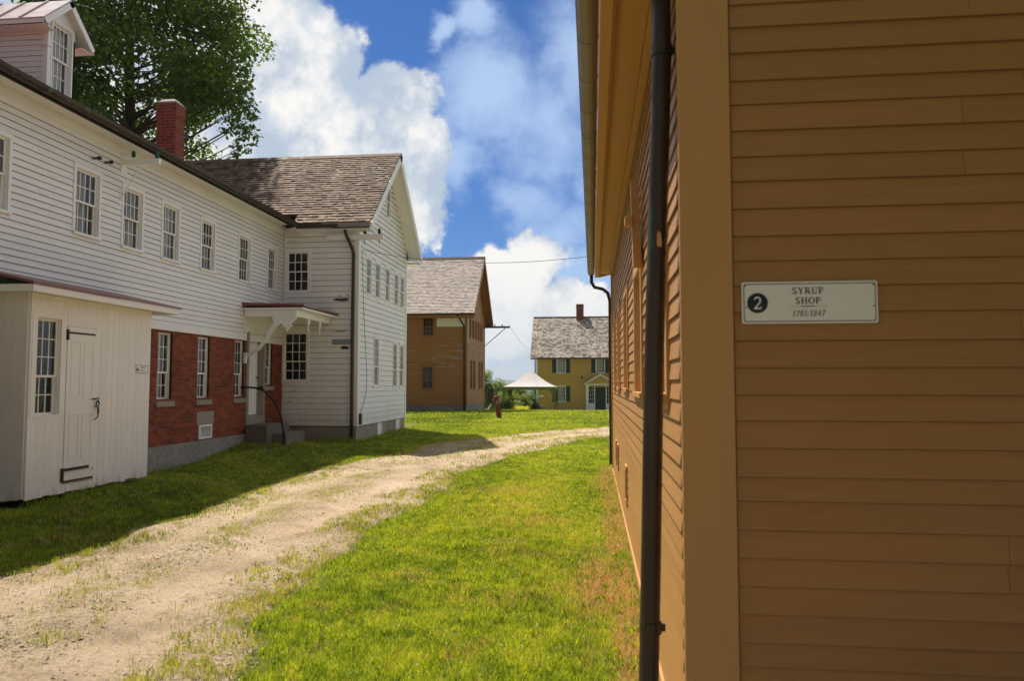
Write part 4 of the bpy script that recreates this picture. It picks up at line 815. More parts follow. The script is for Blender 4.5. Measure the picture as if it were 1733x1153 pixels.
rz2=ezB+(ym-e0)*gsl; a=MB()
for sg in (1,-1): a.hexa([(x,ym+sg*y_,rz2+z_) for x,y_,z_ in ((-17.3,0,.02),(XR2+.03,0,.02),(XR2+.03,.15,-.11),(-17.3,.15,-.11),(-17.3,0,.05),(XR2+.03,0,.05),(XR2+.03,.16,-.09),(-17.3,.16,-.09))])
a.build('ridge_cap',M['rot'],BR)
gutter(BR,FBf,-17.2,XR2-.05,.50,ezB-.03,.06,M['copperdk'])
downspout(BR,[(-7.02,e0-.06,ezB-.08),(-7.0,e0-.02,5.35),(-6.80,YF-.12,4.95),(-6.69,YF-.07,4.75),(-6.68,YF-.07,.35)],.045,M['copperdk'],bands=[(-6.68,YF-.07,2.6,-6.68,YF)])
# ---------------------------------------------------------------- F. yellow house
Y0=67.0; YL=root('yellow_house',(.7,70.5,-.8),'mustard yellow house with green shutters and white door porch across the lawn','house')
FY=FR('Y',Y0,-1); x0,x1=-5.1,6.5; zg=-.78; zt2=4.12
M['ytrim']=M['trim']
yw=[(-3.22,-2.48,2.78,4.02),(.33,1.07,2.78,4.02),(3.9,4.64,2.78,4.02),(-3.22,-2.48,.16,1.50),(3.9,4.64,.16,1.50)]
a=MB(); wall_core(a,FY,[(x0,zg),(x1,zg),(x1,zt2),(x0,zt2)],yw+[(-.35,1.75,-.66,1.46)]); boards(a,FY,[(x0+.12,-.6),(x1-.12,-.6),(x1-.12,zt2),(x0+.12,zt2)],yw+[(-.45,1.85,-.7,1.5)],-.6,zt2,.105,t=.013,joint=4)
FYl=FR('X',x0,-1); gsl3=1.03; ymy=70.6
gp3=[(Y0,zg),(74.2,zg),(74.2,zt2),(ymy,zt2+3.6*.98),(Y0,zt2)]
wall_core(a,FYl,gp3,[]); boards(a,FYl,gp3,[],-.6,zt2+3.5,.105,t=.013,joint=4); wall_core(a,FR('X',x1,1),gp3,[]); a.box(x0,x1,74.1,74.2,zg,zt2)
a.build('clapboard_wall',M['yellow'],YL)
a=MB(); a.box(x0+.3,x1-.3,Y0+1.4,Y0+1.5,zg,zt2); a.build('interior_partition',M['dark'],YL)
for nm,q in (('corner_board',(x0-.02,x0+.12,0,.03,-.6,zt2-.05)),('corner_board',(x1-.12,x1+.02,0,.03,-.6,zt2-.05)),('base_board',(x0-.02,-.76,.0,.035,-.86,-.6)),('base_board',(2.16,x1+.02,.0,.035,-.86,-.6))):
    a=MB(); a.fb(FY,*q); a.build(nm,M['trim'],YL)
for q in yw:
    w_=window(YL,FY,*q,3,2,2,M['trim'],cw=.06,sill=.03,curtain=2,mw=.024,depth=.08,cap=.02)
    for sg in (-1,1):
        b=MB(); sx=(q[0]-.07-.37,q[0]-.07) if sg<0 else (q[1]+.07,q[1]+.44); b.fb(FY,sx[0],sx[1],.02,.05,q[2]-.03,q[3]+.05)
        for z0_,z1_ in ((q[2]+.03,(q[2]+q[3])/2-.03),((q[2]+q[3])/2+.03,q[3]-.02)):
            zz=z0_
            while zz<z1_-.03: b.fb(FY,sx[0]+.05,sx[1]-.05,.05,.062,zz,zz+.022); zz+=.045
        b.build('shutter',M['green'],w_)
e0=Y0-.32; ezY=4.14; Mx=(ymy-e0)*math.hypot(1,gsl3)
for sg in (1,-1):
    ye=ymy-sg*(ymy-e0); U=Vector((0,sg,gsl3)).normalized(); Nn=Vector((0,-sg*gsl3,1)).normalized(); P=Vector((7.05,ye,ezY)); L=12.68; a=MB()
    q=lambda s0,s1,u0,u1,n0,n1:a.hexa([P+Vector((-1,0,0))*s+U*u+Nn*n_ for s,u,n_ in ((s0,u0,n0),(s1,u0,n0),(s1,u1,n0),(s0,u1,n0),(s0,u0,n1),(s1,u0,n1),(s1,u1,n1),(s0,u1,n1))],.4)
    q(0,L,0,Mx,-.05,0); shingles(a,P+Nn*.002,(-1,0,0),L,U,Mx,Nn,.17 if sg>0 else .4,.13,.36 if sg>0 else .8,t=.016,ragged=.015); rf=a.build('roof',M['mottle'],YL)
    a=MB(); q(-.02,.02,0,Mx,-.16,-.004); q(L-.02,L+.02,0,Mx,-.16,-.004); a.box(-5.6,7.0,min(ye,ye+sg*.33)+.002,max(ye,ye+sg*.33),ezY-.15,ezY-.12); a.box(-5.6,7.0,ye+(.002 if sg>0 else -.03),ye+(.03 if sg>0 else -.002),ezY-.12,ezY-.055); a.build('eave_board',M['darktrim'],rf)
a=MB(); a.box(-5.65,7.07,ymy-.08,ymy+.08,ezY+(ymy-e0)*gsl3-.03,ezY+(ymy-e0)*gsl3+.05); a.build('ridge_cap',M['rot'],YL)
ch=chimney(YL,-1.52,-.82,70.25,70.95,6.8,9.40,M['chbrick'],None)
b=MB(); b.box(-1.60,-.74,70.15,71.05,7.2,7.53); b.build('flashing',M['alu'],ch)
downspout(YL,[(x0-.12,Y0-.3,4.05),(x0-.12,Y0-.07,3.8),(x0-.12,Y0-.07,-.8)],.055,M['iron'])
# door porch
P_=MB(); FP=FY
P_.fb(FY,-.62,-.36,0,.42,-.66,1.62); P_.fb(FY,1.76,2.02,0,.42,-.66,1.62); P_.fb(FY,-.62,2.02,0,.42,1.621,1.74)
P_.fb(FY,-.75,2.15,0,.8,-.86,-.66)
for x_ in (.13,1.17): P_.fb(FY,x_,x_+.09,-.08,.03,-.66,1.55)
P_.fb(FY,-.355,.13,-.06,0,-.66,.0); P_.fb(FY,1.26,1.755,-.06,0,-.66,.0)
for x_ in (-.19,-.03,1.42,1.58): P_.fb(FY,x_,x_+.025,-.05,-.02,0,1.55)
for z_ in (.38,.76,1.14): P_.fb(FY,-.355,.13,-.049,-.021,z_,z_+.025); P_.fb(FY,1.26,1.755,-.049,-.021,z_,z_+.025)
ap=(.72,2.66); 
for sg in (-1,1):
    p0=(.72+sg*1.60,1.70); q=[p0,(p0[0]-sg*.16,p0[1]-.02),(.72,ap[1]-.17),(.72,ap[1])]; P_.prism([(x,Y0-.62,z_) for x,z_ in q],[(x,Y0-.50,z_) for x,z_ in q])
PO=P_.build('door_porch',M['trim'],YL)
b=MB(); q=[(-.62,1.741),(2.06,1.741),(.72,2.50)]; b.prism([(x,Y0-.40,z_) for x,z_ in q],[(x,Y0-.02,z_) for x,z_ in q]); b.build('porch_gable',M['yellow'],PO)
b=MB()
for sg in (-1,1): q=[(.72+sg*1.66,1.70),(.72,2.665),(.72,2.71),(.72+sg*1.66,1.745)]; b.prism([(x,Y0-.66,z_) for x,z_ in q],[(x,Y0-.01,z_) for x,z_ in q])
b.build('porch_roof',M['mottle'],PO)
b=MB(); b.fb(FY,.225,1.165,-.06,-.03,-.66,1.5); 
for (p,q_,r_,t_) in ((.33,.62,.35,1.3),(.78,1.07,.35,1.3),(.33,.62,-.5,.15),(.78,1.07,-.5,.15)):
    b.tube([FY(p+(q_-p)/2+(q_-p)/2*math.cos(t)*.9,-.028,r_+(t_-r_)/2+(t_-r_)/2*math.sin(t)*.95) for t in [i*math.pi/6 for i in range(13)]],.02,5,cap=False)
b.build('door',M['green'],YL)
b=MB(); b.box(-4.92,-4.45,Y0-.045,Y0-.014,.55,.72); setp(b.build('plaque',M['signw']),'small white plaque on the yellow house beside its left corner','sign')
b=MB(); b.tube([(-.98,Y0-.10,2.2),(-.98,Y0-.10,2.45)],.05,8); b.box(-1.0,-.96,Y0-.1,Y0-.01,2.4,2.44); b.build('porch_lamp',M['iron'],YL)
# ================================================================ things on and around the buildings
# steps and handrail
ST=root('stone_steps',(-7.9,17.6,.35),'two weathered stone steps below the hooded door of the white building','steps')
a=MB(); a.box(XF+.03,-7.74,16.86,18.15,-.1,.76,.3); a.build('landing',M['darkstone'],ST,bevel=.02)
a=MB(); a.box(-7.735,-7.38,17.15,18.30,-.1,.55,.9); a.build('step',M['darkstone'],ST,bevel=.02)
a=MB(); a.tube([(XF+.0,16.70,1.66),(-8.22,16.74,1.665),(-8.06,16.79,1.66),(-7.90,16.84,1.61),(-7.74,16.88,1.50),(-7.60,16.91,1.33),(-7.49,16.94,1.12),(-7.42,16.95,.90),(-7.385,16.96,.66),(-7.36,16.96,.30)],.023,10); a.tube([(XF,16.70,1.66),(XF+.02,16.70,1.66)],.04,10)
setp(a.build('handrail',M['iron'],smooth=True),'black curved iron handrail beside the stone steps','handrail')
# cross arm with green insulators on the long facade
def insulator(parent,x,y,z,m,s=1.,d=(0,0,1)):
    b=MB(); pf=[(0,.018),(.03,.034),(.045,.036),(.055,.026),(.075,.030),(.095,.026),(.112,.012)]
    D_=Vector(d); b.tube([Vector((x,y,z))+D_*h*s for h,r in pf],[r*s for h,r in pf],10); return b.build('insulator',m,parent,smooth=True)
CA=root('wire_bracket',(-8.0,12.1,5.6),'white timber wire bracket with two green glass insulators, on the long facade under the eave','wire bracket')
a=MB(); a.box(XF+.02,-7.62,12.02,12.10,5.66,5.75); a.box(XF+.0,XF+.03,11.98,12.14,5.50,5.85); a.build('arm',M['trim'],CA,bevel=.004)
a=MB(); a.tube([(-7.95,12.03,5.65),(-8.31,12.0,5.02)],.014,8); a.box(XF,XF+.02,11.98,12.02,4.9,5.08); a.tube([(-7.8,12.04,5.64),(-8.0,11.85,5.58)],.012,6); a.build('brace',M['trim'],CA)
insulator(CA,-8.13,12.06,5.79,M['glassg'],1.1); insulator(CA,-7.68,12.06,5.75,M['glassg'],1.1)
a=MB(); a.tube([(-8.13,12.06,5.75),(-8.13,12.06,5.82)],.014,6); a.build('pin',M['trim'],CA)
for (y_,z_,lb) in ((11.27,5.54,'dark wall insulator on the long facade, the one nearer the dormer'),(11.57,5.56,'dark wall insulator on the long facade, the one nearer the wire bracket')):
    b=MB(); b.tube([(XF+.012,y_,z_),(XF+.10,y_,z_),(XF+.102,y_,z_),(XF+.15,y_,z_)],[.02,.02,.035,.03],10); setp(b.build('wall_insulator',M['glassd'],smooth=True),lb,'insulator')
# annex arm
CB=root('wire_bracket',(-6.3,18.93,5.65),'white timber arm with two dark insulators across the annex corner beside the downspout','wire bracket')
a=MB(); a.box(-7.12,-5.55,18.90,18.99,5.62,5.76); a.build('arm',M['trim'],CB,bevel=.005)
insulator(CB,-6.06,18.94,5.77,M['glassd'],1.3); insulator(CB,-5.66,18.94,5.77,M['glassd'],1.3)
a=MB(); a.tube([(-6.06,18.94,5.50),(-6.06,18.94,5.62)],.01,6); a.tube([(-5.66,18.94,5.50),(-5.66,18.94,5.62)],.01,6); a.build('bolt',M['iron'],CB)
b=MB(); b.tube([(XG+.01,19.10,6.0-.06),(XG+.16,19.10,5.93),(XG+.165,19.10,5.93),(XG+.22,19.10,5.93)],[.016,.016,.045,.035],10); setp(b.build('wall_insulator',M['glassd'],smooth=True),'dark wall insulator above the wire arm on the annex gable','insulator')
# cables
def sag(p,q,s,n=16): p,q=Vector(p),Vector(q); return [p.lerp(q,i/n)-Vector((0,0,4*s*(i/n)*(1-i/n))) for i in range(n+1)]
a=MB(); pts=sag((XG+.05,19.20,5.40),(.12,15.2,4.42),.25,24)
a.tube([(XG+.04,19.22,.95),(XG+.04,19.45,1.15),(XG+.04,19.72,1.5),(XG+.04,19.78,1.9),(XG+.04,19.66,2.6),(XG+.04,19.45,3.6),(XG+.04,19.32,4.6),(XG+.04,19.22,5.3)]+pts,.006,6)
CBL=root('overhead_cable',(XG,19.2,.7),'thin black cable running down the annex gable and across to the ochre shop','cable')
a.build('cable',M['wire'],CBL); a=MB(); a.box(XG+.025,XG+.09,19.14,19.26,.66,.95); a.build('cable_box',M['greymetal'],CBL,bevel=.01)
BA=root('pole_arm',(-5.7,44.2,5.1),'dark timber wire arm braced out from the back corner of the brown house','wire bracket')
a=MB(); a.box(-6.56,-4.98,44.05,44.15,5.14,5.25); a.build('arm',M['rot'],BA); a=MB(); a.tube([(-6.5,44.1,4.05),(-5.25,44.1,5.13)],.022,8); a.build('brace',M['rot'],BA)
for x_ in (-6.25,-5.9,-5.45): insulator(BA,x_,44.1,5.25,M['glassd'],1.2)
a=MB(); a.tube(sag((-5.0,44.1,5.3),(-5.62,67.5,5.0),.35,20),.009,5); setp(a.build('overhead_cable',M['wire']),'thin black cable from the brown house arm to the yellow house roof','cable')
# sign on the shop
FSg=lambda s,n,z:(s,YN-.016-n,z)
SG=root('shop_sign',(.94,YN,2.1),'white wall sign reading 2 SYRUP SHOP 1785/1847, on the ochre shop','sign')
def rrect(s0,s1,z0,z1,r,n=6):
    P=[]
    for cx,cz,a0 in ((s1-r,z1-r,0),(s0+r,z1-r,90),(s0+r,z0+r,180),(s1-r,z0+r,270)):
        for i in range(n+1): t=R(a0+90*i/n); P.append((cx+r*math.cos(t),cz+r*math.sin(t)))
    return P
s0,s1,z0,z1=.652,1.222,2.012,2.196
a=MB(); P=rrect(s0,s1,z0,z1,.012); a.prism([FSg(x,0,z_) for x,z_ in P],[FSg(x,.006,z_) for x,z_ in P]); a.build('sign_board',M['signw'],SG,bevel=.001)
a=MB(); Pa=rrect(s0+.008,s1-.008,z0+.008,z1-.008,.010); Pb=rrect(s0+.012,s1-.012,z0+.012,z1-.012,.008); n=len(Pa)
a.add([FSg(x,.0064,z_) for x,z_ in Pa+Pb],[(i,(i+1)%n,n+(i+1)%n,n+i) for i in range(n)]); a.build('border_line',M['signline'],SG)
def disc(b,cx,cz,r,n_,k=28,F=FSg): b.add([F(cx+r*math.cos(2*math.pi*i/k),n_,cz+r*math.sin(2*math.pi*i/k)) for i in range(k)],[tuple(range(k))])
a=MB(); disc(a,.719,2.103,.0445,.0066); a.build('number_disc',M['navy'],SG)
# lettering: each glyph is a set of strokes (points in a 1-high box, pen width), plus serifs
def arc(cx,cy,rx,ry,a0,a1,n=12): return [(cx+rx*math.cos(R(a0+(a1-a0)*i/n)),cy+ry*math.sin(R(a0+(a1-a0)*i/n))) for i in range(n+1)]
TH,TN=.15,.07
GL={'S':(.64,[(arc(.32,.75,.20,.22,35,215,9)+[(.24,.56),(.42,.44)]+arc(.32,.26,.23,.23,35,-150,10),.12),([(.52,.78),(.52,.98)],.05),([(.08,.05),(.08,.26)],.05)]),
'Y':(.72,[([(.06,1),(.36,.5)],TH),([(.66,1),(.36,.5)],TN),([(.36,.5),(.36,0)],TH),([(-.03,1),(.2,1)],.05),([(.54,1),(.75,1)],.05),([(.22,0),(.5,0)],.05)]),
'R':(.74,[([(.14,0),(.14,1)],TH),([(.14,.97),(.36,.97)]+arc(.36,.74,.20,.23,90,-90)+[(.14,.51)],.08),([(.34,.5),(.66,0)],TH),([(.02,0),(.26,0)],.05),([(.02,1),(.16,1)],.05),([(.58,0),(.78,0)],.05)]),
'U':(.74,[([(.14,1),(.14,.3)]+arc(.37,.28,.23,.27,180,270,6),TH*.9),(arc(.37,.28,.23,.27,270,360,6)+[(.60,1)],TN),([(.0,1),(.28,1)],.05),([(.48,1),(.72,1)],.05)]),
'P':(.64,[([(.14,0),(.14,1)],TH),([(.14,.97),(.34,.97)]+arc(.34,.72,.22,.25,90,-90)+[(.14,.47)],.085),([(.0,0),(.30,0)],.05),([(.0,1),(.16,1)],.05)]),
'H':(.80,[([(.14,0),(.14,1)],TH),([(.64,0),(.64,1)],TH),([(.14,.52),(.64,.52)],TN),([(.0,0),(.28,0)],.05),([(.0,1),(.28,1)],.05),([(.50,0),(.78,0)],.05),([(.50,1),(.78,1)],.05)]),
'O':(.80,[(arc(.40,.5,.33,.49,35,145,10),.08),(arc(.40,.5,.33,.49,145,215,8),TH),(arc(.40,.5,.33,.49,215,325,10),.08),(arc(.40,.5,.33,.49,-35,35,8),TH)]),
'1':(.42,[([(.22,0),(.22,1)],TH),([(.22,.98),(.08,.84)],TN),([(.08,0),(.36,0)],.05)]),
'7':(.52,[([(.06,.96),(.48,.96)],.10),([(.48,.96),(.18,0)],TH*.9),([(.06,.98),(.05,.8)],.05)]),
'8':(.56,[(arc(.28,.74,.17,.23,0,360,18),.10),(arc(.28,.27,.21,.26,0,360,18),.11)]),
'5':(.52,[([(.44,.97),(.14,.97),(.11,.55)],.08),(arc(.24,.30,.21,.28,120,-150,14),.11)]),
'4':(.56,[([(.38,0),(.38,1)],TH*.9),([(.38,.98),(.03,.30),(.52,.30)],TN)]),
'2':(.56,[(arc(.27,.72,.20,.25,160,0,10)+[(.44,.55),(.08,.06)],.11),([(.06,.06),(.50,.06)],.13),([(.50,.05),(.53,.24)],.05)]),
'/':(.26,[([(.0,-.1),(.24,1.08)],.05)])}
def text(b,txt,cx,z0_,h,F,n_,shear=0,sp=.10,bold=1.,sx=1.):
    wtot=sum(GL[c][0]+sp for c in txt)-sp; x=cx-wtot*h*sx/2
    for c in txt:
        wd_,st=GL[c]
        for pts,pw in st:
            pw*=bold
            for i in range(len(pts)-1):
                (ax,ay),(bx_,by_)=pts[i],pts[i+1]; dx,dy=bx_-ax,by_-ay; l=math.hypot(dx,dy)
                if l<1e-6: continue
                ux,uy=dx/l,dy/l; e=pw*.18; nx,ny=-uy*pw/2,ux*pw/2; ax-=ux*e;ay-=uy*e;bx_+=ux*e;by_+=uy*e
                q=[(ax+nx,ay+ny),(ax-nx,ay-ny),(bx_-nx,by_-ny),(bx_+nx,by_+ny)]
                n_+=2e-6
                b.add([F(x+(p+shear*r_)*h*sx,n_,z0_+r_*h) for p,r_ in q],[(0,1,2,3)])
        x+=(wd_+sp)*h*sx
a=MB(); text(a,'SYRUP',.932,2.142,.0275,FSg,.0066,sp=.17,sx=1.15,bold=1.25); text(a,'SHOP',.932,2.098,.0275,FSg,.0066,sp=.16,sx=1.15,bold=1.25); text(a,'1785/1847',.932,2.044,.0245,FSg,.0066,shear=.22,sp=.14,sx=1.0,bold=1.1)
a.fb(FSg,.85,1.014,.0062,.0068,2.0862,2.0872); a.fb(FSg,.905,.960,.0062,.0070,2.0850,2.0884); a.build('lettering',M['navy'],SG)
a=MB(); text(a,'2',.719,2.076,.054,FSg,.0074,sx=1.15); a.build('number',M['signw'],SG)
a=MB()
for x_,z_ in ((.668,2.178),(1.204,2.178),(.672,2.085),(1.205,2.085)): disc(a,x_,z_,.0035,.0075,12)
a.build('screw',M['greymetal'],SG)
# plaque on the vestibule
FPq=lambda s,n,z:(XS+.022+n,s,z)
PQ=root('wall_plaque',(XS,11.5,2.0),'small cream plaque with a dark dot on the vestibule wall, left of the brick','sign')
a=MB(); P=rrect(11.32,11.66,1.925,2.065,.01); a.prism([FPq(x,0,z_) for x,z_ in P],[FPq(x,.006,z_) for x,z_ in P]); a.build('plaque_board',M['cream'],PQ)
a=MB(); Pa=rrect(11.325,11.655,1.93,2.06,.01); Pb=rrect(11.335,11.645,1.938,2.052,.008); n=len(Pa); a.add([FPq(x,.0065,z_) for x,z_ in Pa+Pb],[(i,(i+1)%n,n+(i+1)%n,n+i) for i in range(n)])
disc(a,11.37,1.985,.030,.0068,20,FPq); rs=random.Random(2)
for (zz,hh,x0_,x1_) in ((2.012,.022,11.44,11.56),(1.965,.014,11.43,11.57)):
    x_=x0_
    while x_<x1_: w_=rs.uniform(.006,.012); a.add([FPq(x_,.0067,zz),FPq(x_+w_,.0067,zz),FPq(x_+w_,.0067,zz+hh),FPq(x_,.0067,zz+hh)],[(0,1,2,3)]); x_+=w_+.005
a.build('faded_print',M['signline'],PQ)
# canopy tent
tx0,tx1,ty0,ty1=-6.56,-2.68,53.2,57.0; tz=1.53; txc,tyc=(tx0+tx1)/2,(ty0+ty1)/2; TT=root('canopy_tent',(txc,tyc,gz1(txc,tyc)),'white peaked canopy tent with an olive valance, in front of the yellow house','tent')
a=MB(); n=24; rings=[]
for i in range(n+1):
    t=i/n; s_=1-t; zc=tz+1.30*(t**1.55*.80+t*.20) ; rings.append([(txc+(tx0-txc)*s_,tyc+(ty0-tyc)*s_,zc),(txc+(tx1-txc)*s_,tyc+(ty0-tyc)*s_,zc),(txc+(tx1-txc)*s_,tyc+(ty1-tyc)*s_,zc),(txc+(tx0-txc)*s_,tyc+(ty1-tyc)*s_,zc)])
for i in range(n):
    for j in range(4):
        p,q=rings[i][j],rings[i][(j+1)%4]; r_,t_=rings[i+1][(j+1)%4],rings[i+1][j]; a.add([p,q,r_,t_],[(0,1,2,3)])
tp=a.build('canopy_top',M['tentw'],TT); so_=tp.modifiers.new('thick','SOLIDIFY'); so_.thickness=.01
a=MB()
def val(A,B):
    A,B=Vector(A),Vector(B); n=40; 
    for i in range(n):
        def low(t): d=min(t,1-t)*3.85; return .22+ (1.35*max(0,1-d/.55)**2.2 if d<.55 else 0)
        t0,t1=i/n,(i+1)/n; p,q=A.lerp(B,t0),A.lerp(B,t1); a.add([p+Vector((0,0,-low(t0))),q+Vector((0,0,-low(t1))),q+Vector((0,0,.01)),p+Vector((0,0,.01))],[(0,1,2,3)])
cs=[(tx0,ty0,tz),(tx1,ty0,tz),(tx1,ty1,tz),(tx0,ty1,tz)]
for i in range(4): val(cs[i],cs[(i+1)%4])
vl=a.build('valance',M['tentg'],TT); so_=vl.modifiers.new('thick','SOLIDIFY'); so_.thickness=.008
for x_,y_,z_ in cs:
    a=MB(); xx,yy=x_+(.04 if x_<txc else -.04),y_+(.04 if y_<tyc else -.04); a.box(xx-.022,xx+.022,yy-.022,yy+.022,gz1(xx,yy)-.02,tz-.02); a.box(xx-.06,xx+.06,yy-.06,yy+.06,gz1(xx,yy)-.02,gz1(xx,yy)+.02); a.build('leg',M['alup'],TT)
# rusty hydrant
hx,hy=-3.93,30.9; hz_=gz1(hx,hy); HY=root('hydrant',(hx,hy,hz_),'rusty red leaning iron hydrant standing alone on the lawn','hydrant'); HY.rotation_euler=(0,R(-9),R(10))
def hlathe(nm,pf,m_,par,dx=0,dy=0,k=18):
    b=MB(); b.tube([(hx+dx,hy+dy,hz_+z_) for z_,r in pf],[r for z_,r in pf],k); return b.build(nm,m_,par,smooth=False)
body=hlathe('barrel',[(-.08,.095),(.14,.095),(.141,.12),(.17,.12),(.171,.14),(.20,.14),(.201,.115),(.24,.11),(.55,.105),(.68,.11),(.72,.12),(.80,.13),(.86,.12)],M['rust'],HY)
bon=hlathe('bonnet',[(.861,.155),(.90,.155),(.901,.12),(.96,.095),(1.0,.045),(1.02,.03),(1.06,.03),(1.062,.018),(1.08,.018)],M['rust'],HY)
b=MB()
for i in range(8): t=i*math.pi/4; b.tube([(hx+.138*math.cos(t),hy+.138*math.sin(t),hz_+.885),(hx+.138*math.cos(t),hy+.138*math.sin(t),hz_+.93)],.014,6)
b.build('bolt',M['rust'],bon)
for dx,dy,z_,r_ in ((-1,0,.80,.045),(.6,-.8,.82,.040),(0,-1,.70,.055)):
    b=MB(); D_=Vector((dx,dy,0)).normalized(); c_=Vector((hx,hy,hz_+z_)); b.tube([c_+D_*.07,c_+D_*.12,c_+D_*.121,c_+D_*.155,c_+D_*.156,c_+D_*.175],[r_,r_,r_*1.35,r_*1.35,.018,.018],10); b.build('outlet_cap',M['rustl'],body)
# grey box on a post behind the brown house
a=MB(); GBX=root('utility_box',(-6.25,45.0,gz1(-6.2,45)),'dark grey utility box on a short post behind the brown house corner','utility box')
a.box(-6.42,-6.10,44.9,45.1,.75,1.45); a.box(-6.44,-6.08,44.88,45.12,1.451,1.49); a.build('box',M['greymetal'],GBX,bevel=.01); a=MB(); a.box(-6.29,-6.23,44.97,45.03,.05,.75); a.build('post',M['greymetal'],GBX); a=MB(); a.tube([(-6.42,44.85,.12),(-6.22,44.85,.5)],.04,8); a.build('pipe',M['trim'],GBX)
# small pale stones by the downspout foot
for i,(x_,y_,r_) in enumerate(((-6.42,18.72,.05),(-6.12,18.55,.045),(-6.9,18.35,.05))):
    b=MB(); b.tube([(x_,y_,gz1(x_,y_)-.02),(x_,y_,gz1(x_,y_)+r_*.6),(x_,y_,gz1(x_,y_)+r_)],[r_,r_*.9,r_*.3],7); o=b.build('stone',M['stone']); setp(o,('pale stone lying at the foot of the annex downspout','pale stone on the grass in front of the annex corner','pale stone in the grass below the annex lower window')[i],'stone','stones by the annex corner')
# ================================================================ trees
def leafmat(name,c1,c2,tr=.35):
    m=bpy.data.materials.new(name); m.use_nodes=True; nt=m.node_tree; k=N(nt); b=nt.nodes['Principled BSDF']
    at=k.n('ShaderNodeAttribute',attribute_name='v').outputs['Fac']; c=k.ramp(at,[(0,c1),(1,c2)])
    k.put(b.inputs['Base Color'],c); b.inputs['Roughness'].default_value=.42; b.inputs['Specular IOR Level'].default_value=.5
    t=k.n('ShaderNodeBsdfTranslucent'); k.put(t.inputs[0],k.v('MULTIPLY',c,(1.5,1.5,.6))); mx=k.n('ShaderNodeMixShader'); mx.inputs[0].default_value=tr
    nt.links.new(b.outputs[0],mx.inputs[1]); nt.links.new(t.outputs[0],mx.inputs[2]); nt.links.new(mx.outputs[0],nt.nodes['Material Output'].inputs[0]); return m
LM=[leafmat('maple_leaf',(.038,.088,.016),(.21,.30,.06),.48),leafmat('shrub_leaf',(.09,.16,.03),(.30,.36,.08),.45),leafmat('dark_leaf',(.035,.085,.028),(.10,.18,.05),.4),leafmat('yellow_green_leaf',(.14,.19,.03),(.36,.36,.05))]
BK=mat('bark',(.075,.055,.042),.9,.2,.5,.8,14,axis=(3,3,.6))
def leaves(centers,spread,cnt,size,origin):
    rng=np.random; sp0=np.array(spread); kk=np.maximum(8,(cnt*(sp0/np.median(sp0))**2.2)).astype(int); C_=np.repeat(np.array(centers),kk,0); n=len(C_); Sp=np.repeat(sp0,kk)
    d=rng.normal(size=(n,3)); d/=np.linalg.norm(d,axis=1)[:,None]; p=C_+d*(Sp*np.minimum(rng.random(n)**.42*(1+np.abs(rng.normal(0,.10,n))),1.7))[:,None]*np.array([1,1,.74])
    nrm=rng.normal(size=(n,3))*.75+np.array([0,0,.9])+d*.5; nrm/=np.linalg.norm(nrm,axis=1)[:,None]
    u=np.cross(nrm,rng.normal(size=(n,3))); u/=np.linalg.norm(u,axis=1)[:,None]; v=np.cross(nrm,u); s=size*rng.uniform(.6,1.25,n)[:,None]
    V_=np.empty((n,5,3)); V_[:,0]=p-u*s*.5; V_[:,1]=p-u*s*.1+v*s*.42; V_[:,2]=p+u*s*.62; V_[:,3]=p-u*s*.1-v*s*.42; V_[:,4]=p-nrm*s*.12
    return V_-np.array(origin)
def leafobj(name,V_,m,parent):
    n=len(V_); me=bpy.data.meshes.new(name); b=(np.arange(n)*5)[:,None]; f=np.concatenate([(b+np.array([4,0,1])),(b+np.array([4,1,2])),(b+np.array([4,2,3])),(b+np.array([4,3,0]))],1).reshape(-1,3)
    me.vertices.add(n*5); me.vertices.foreach_set('co',V_.reshape(-1).astype(np.float32)); me.loops.add(len(f)*3); me.loops.foreach_set('vertex_index',f.reshape(-1).astype(np.int32))
    me.polygons.add(len(f)); me.polygons.foreach_set('loop_start',(np.arange(len(f))*3).astype(np.int32)); me.update(calc_edges=True); me.validate()
    at=me.attributes.new('v','FLOAT','FACE'); at.data.foreach_set('value',np.repeat(np.clip(np.random.beta(1.6,2.2,n),0,1),4).astype(np.float32)); me.materials.append(m)
    o=bpy.data.objects.new(name,me); COL.objects.link(o); o.parent=parent; return o
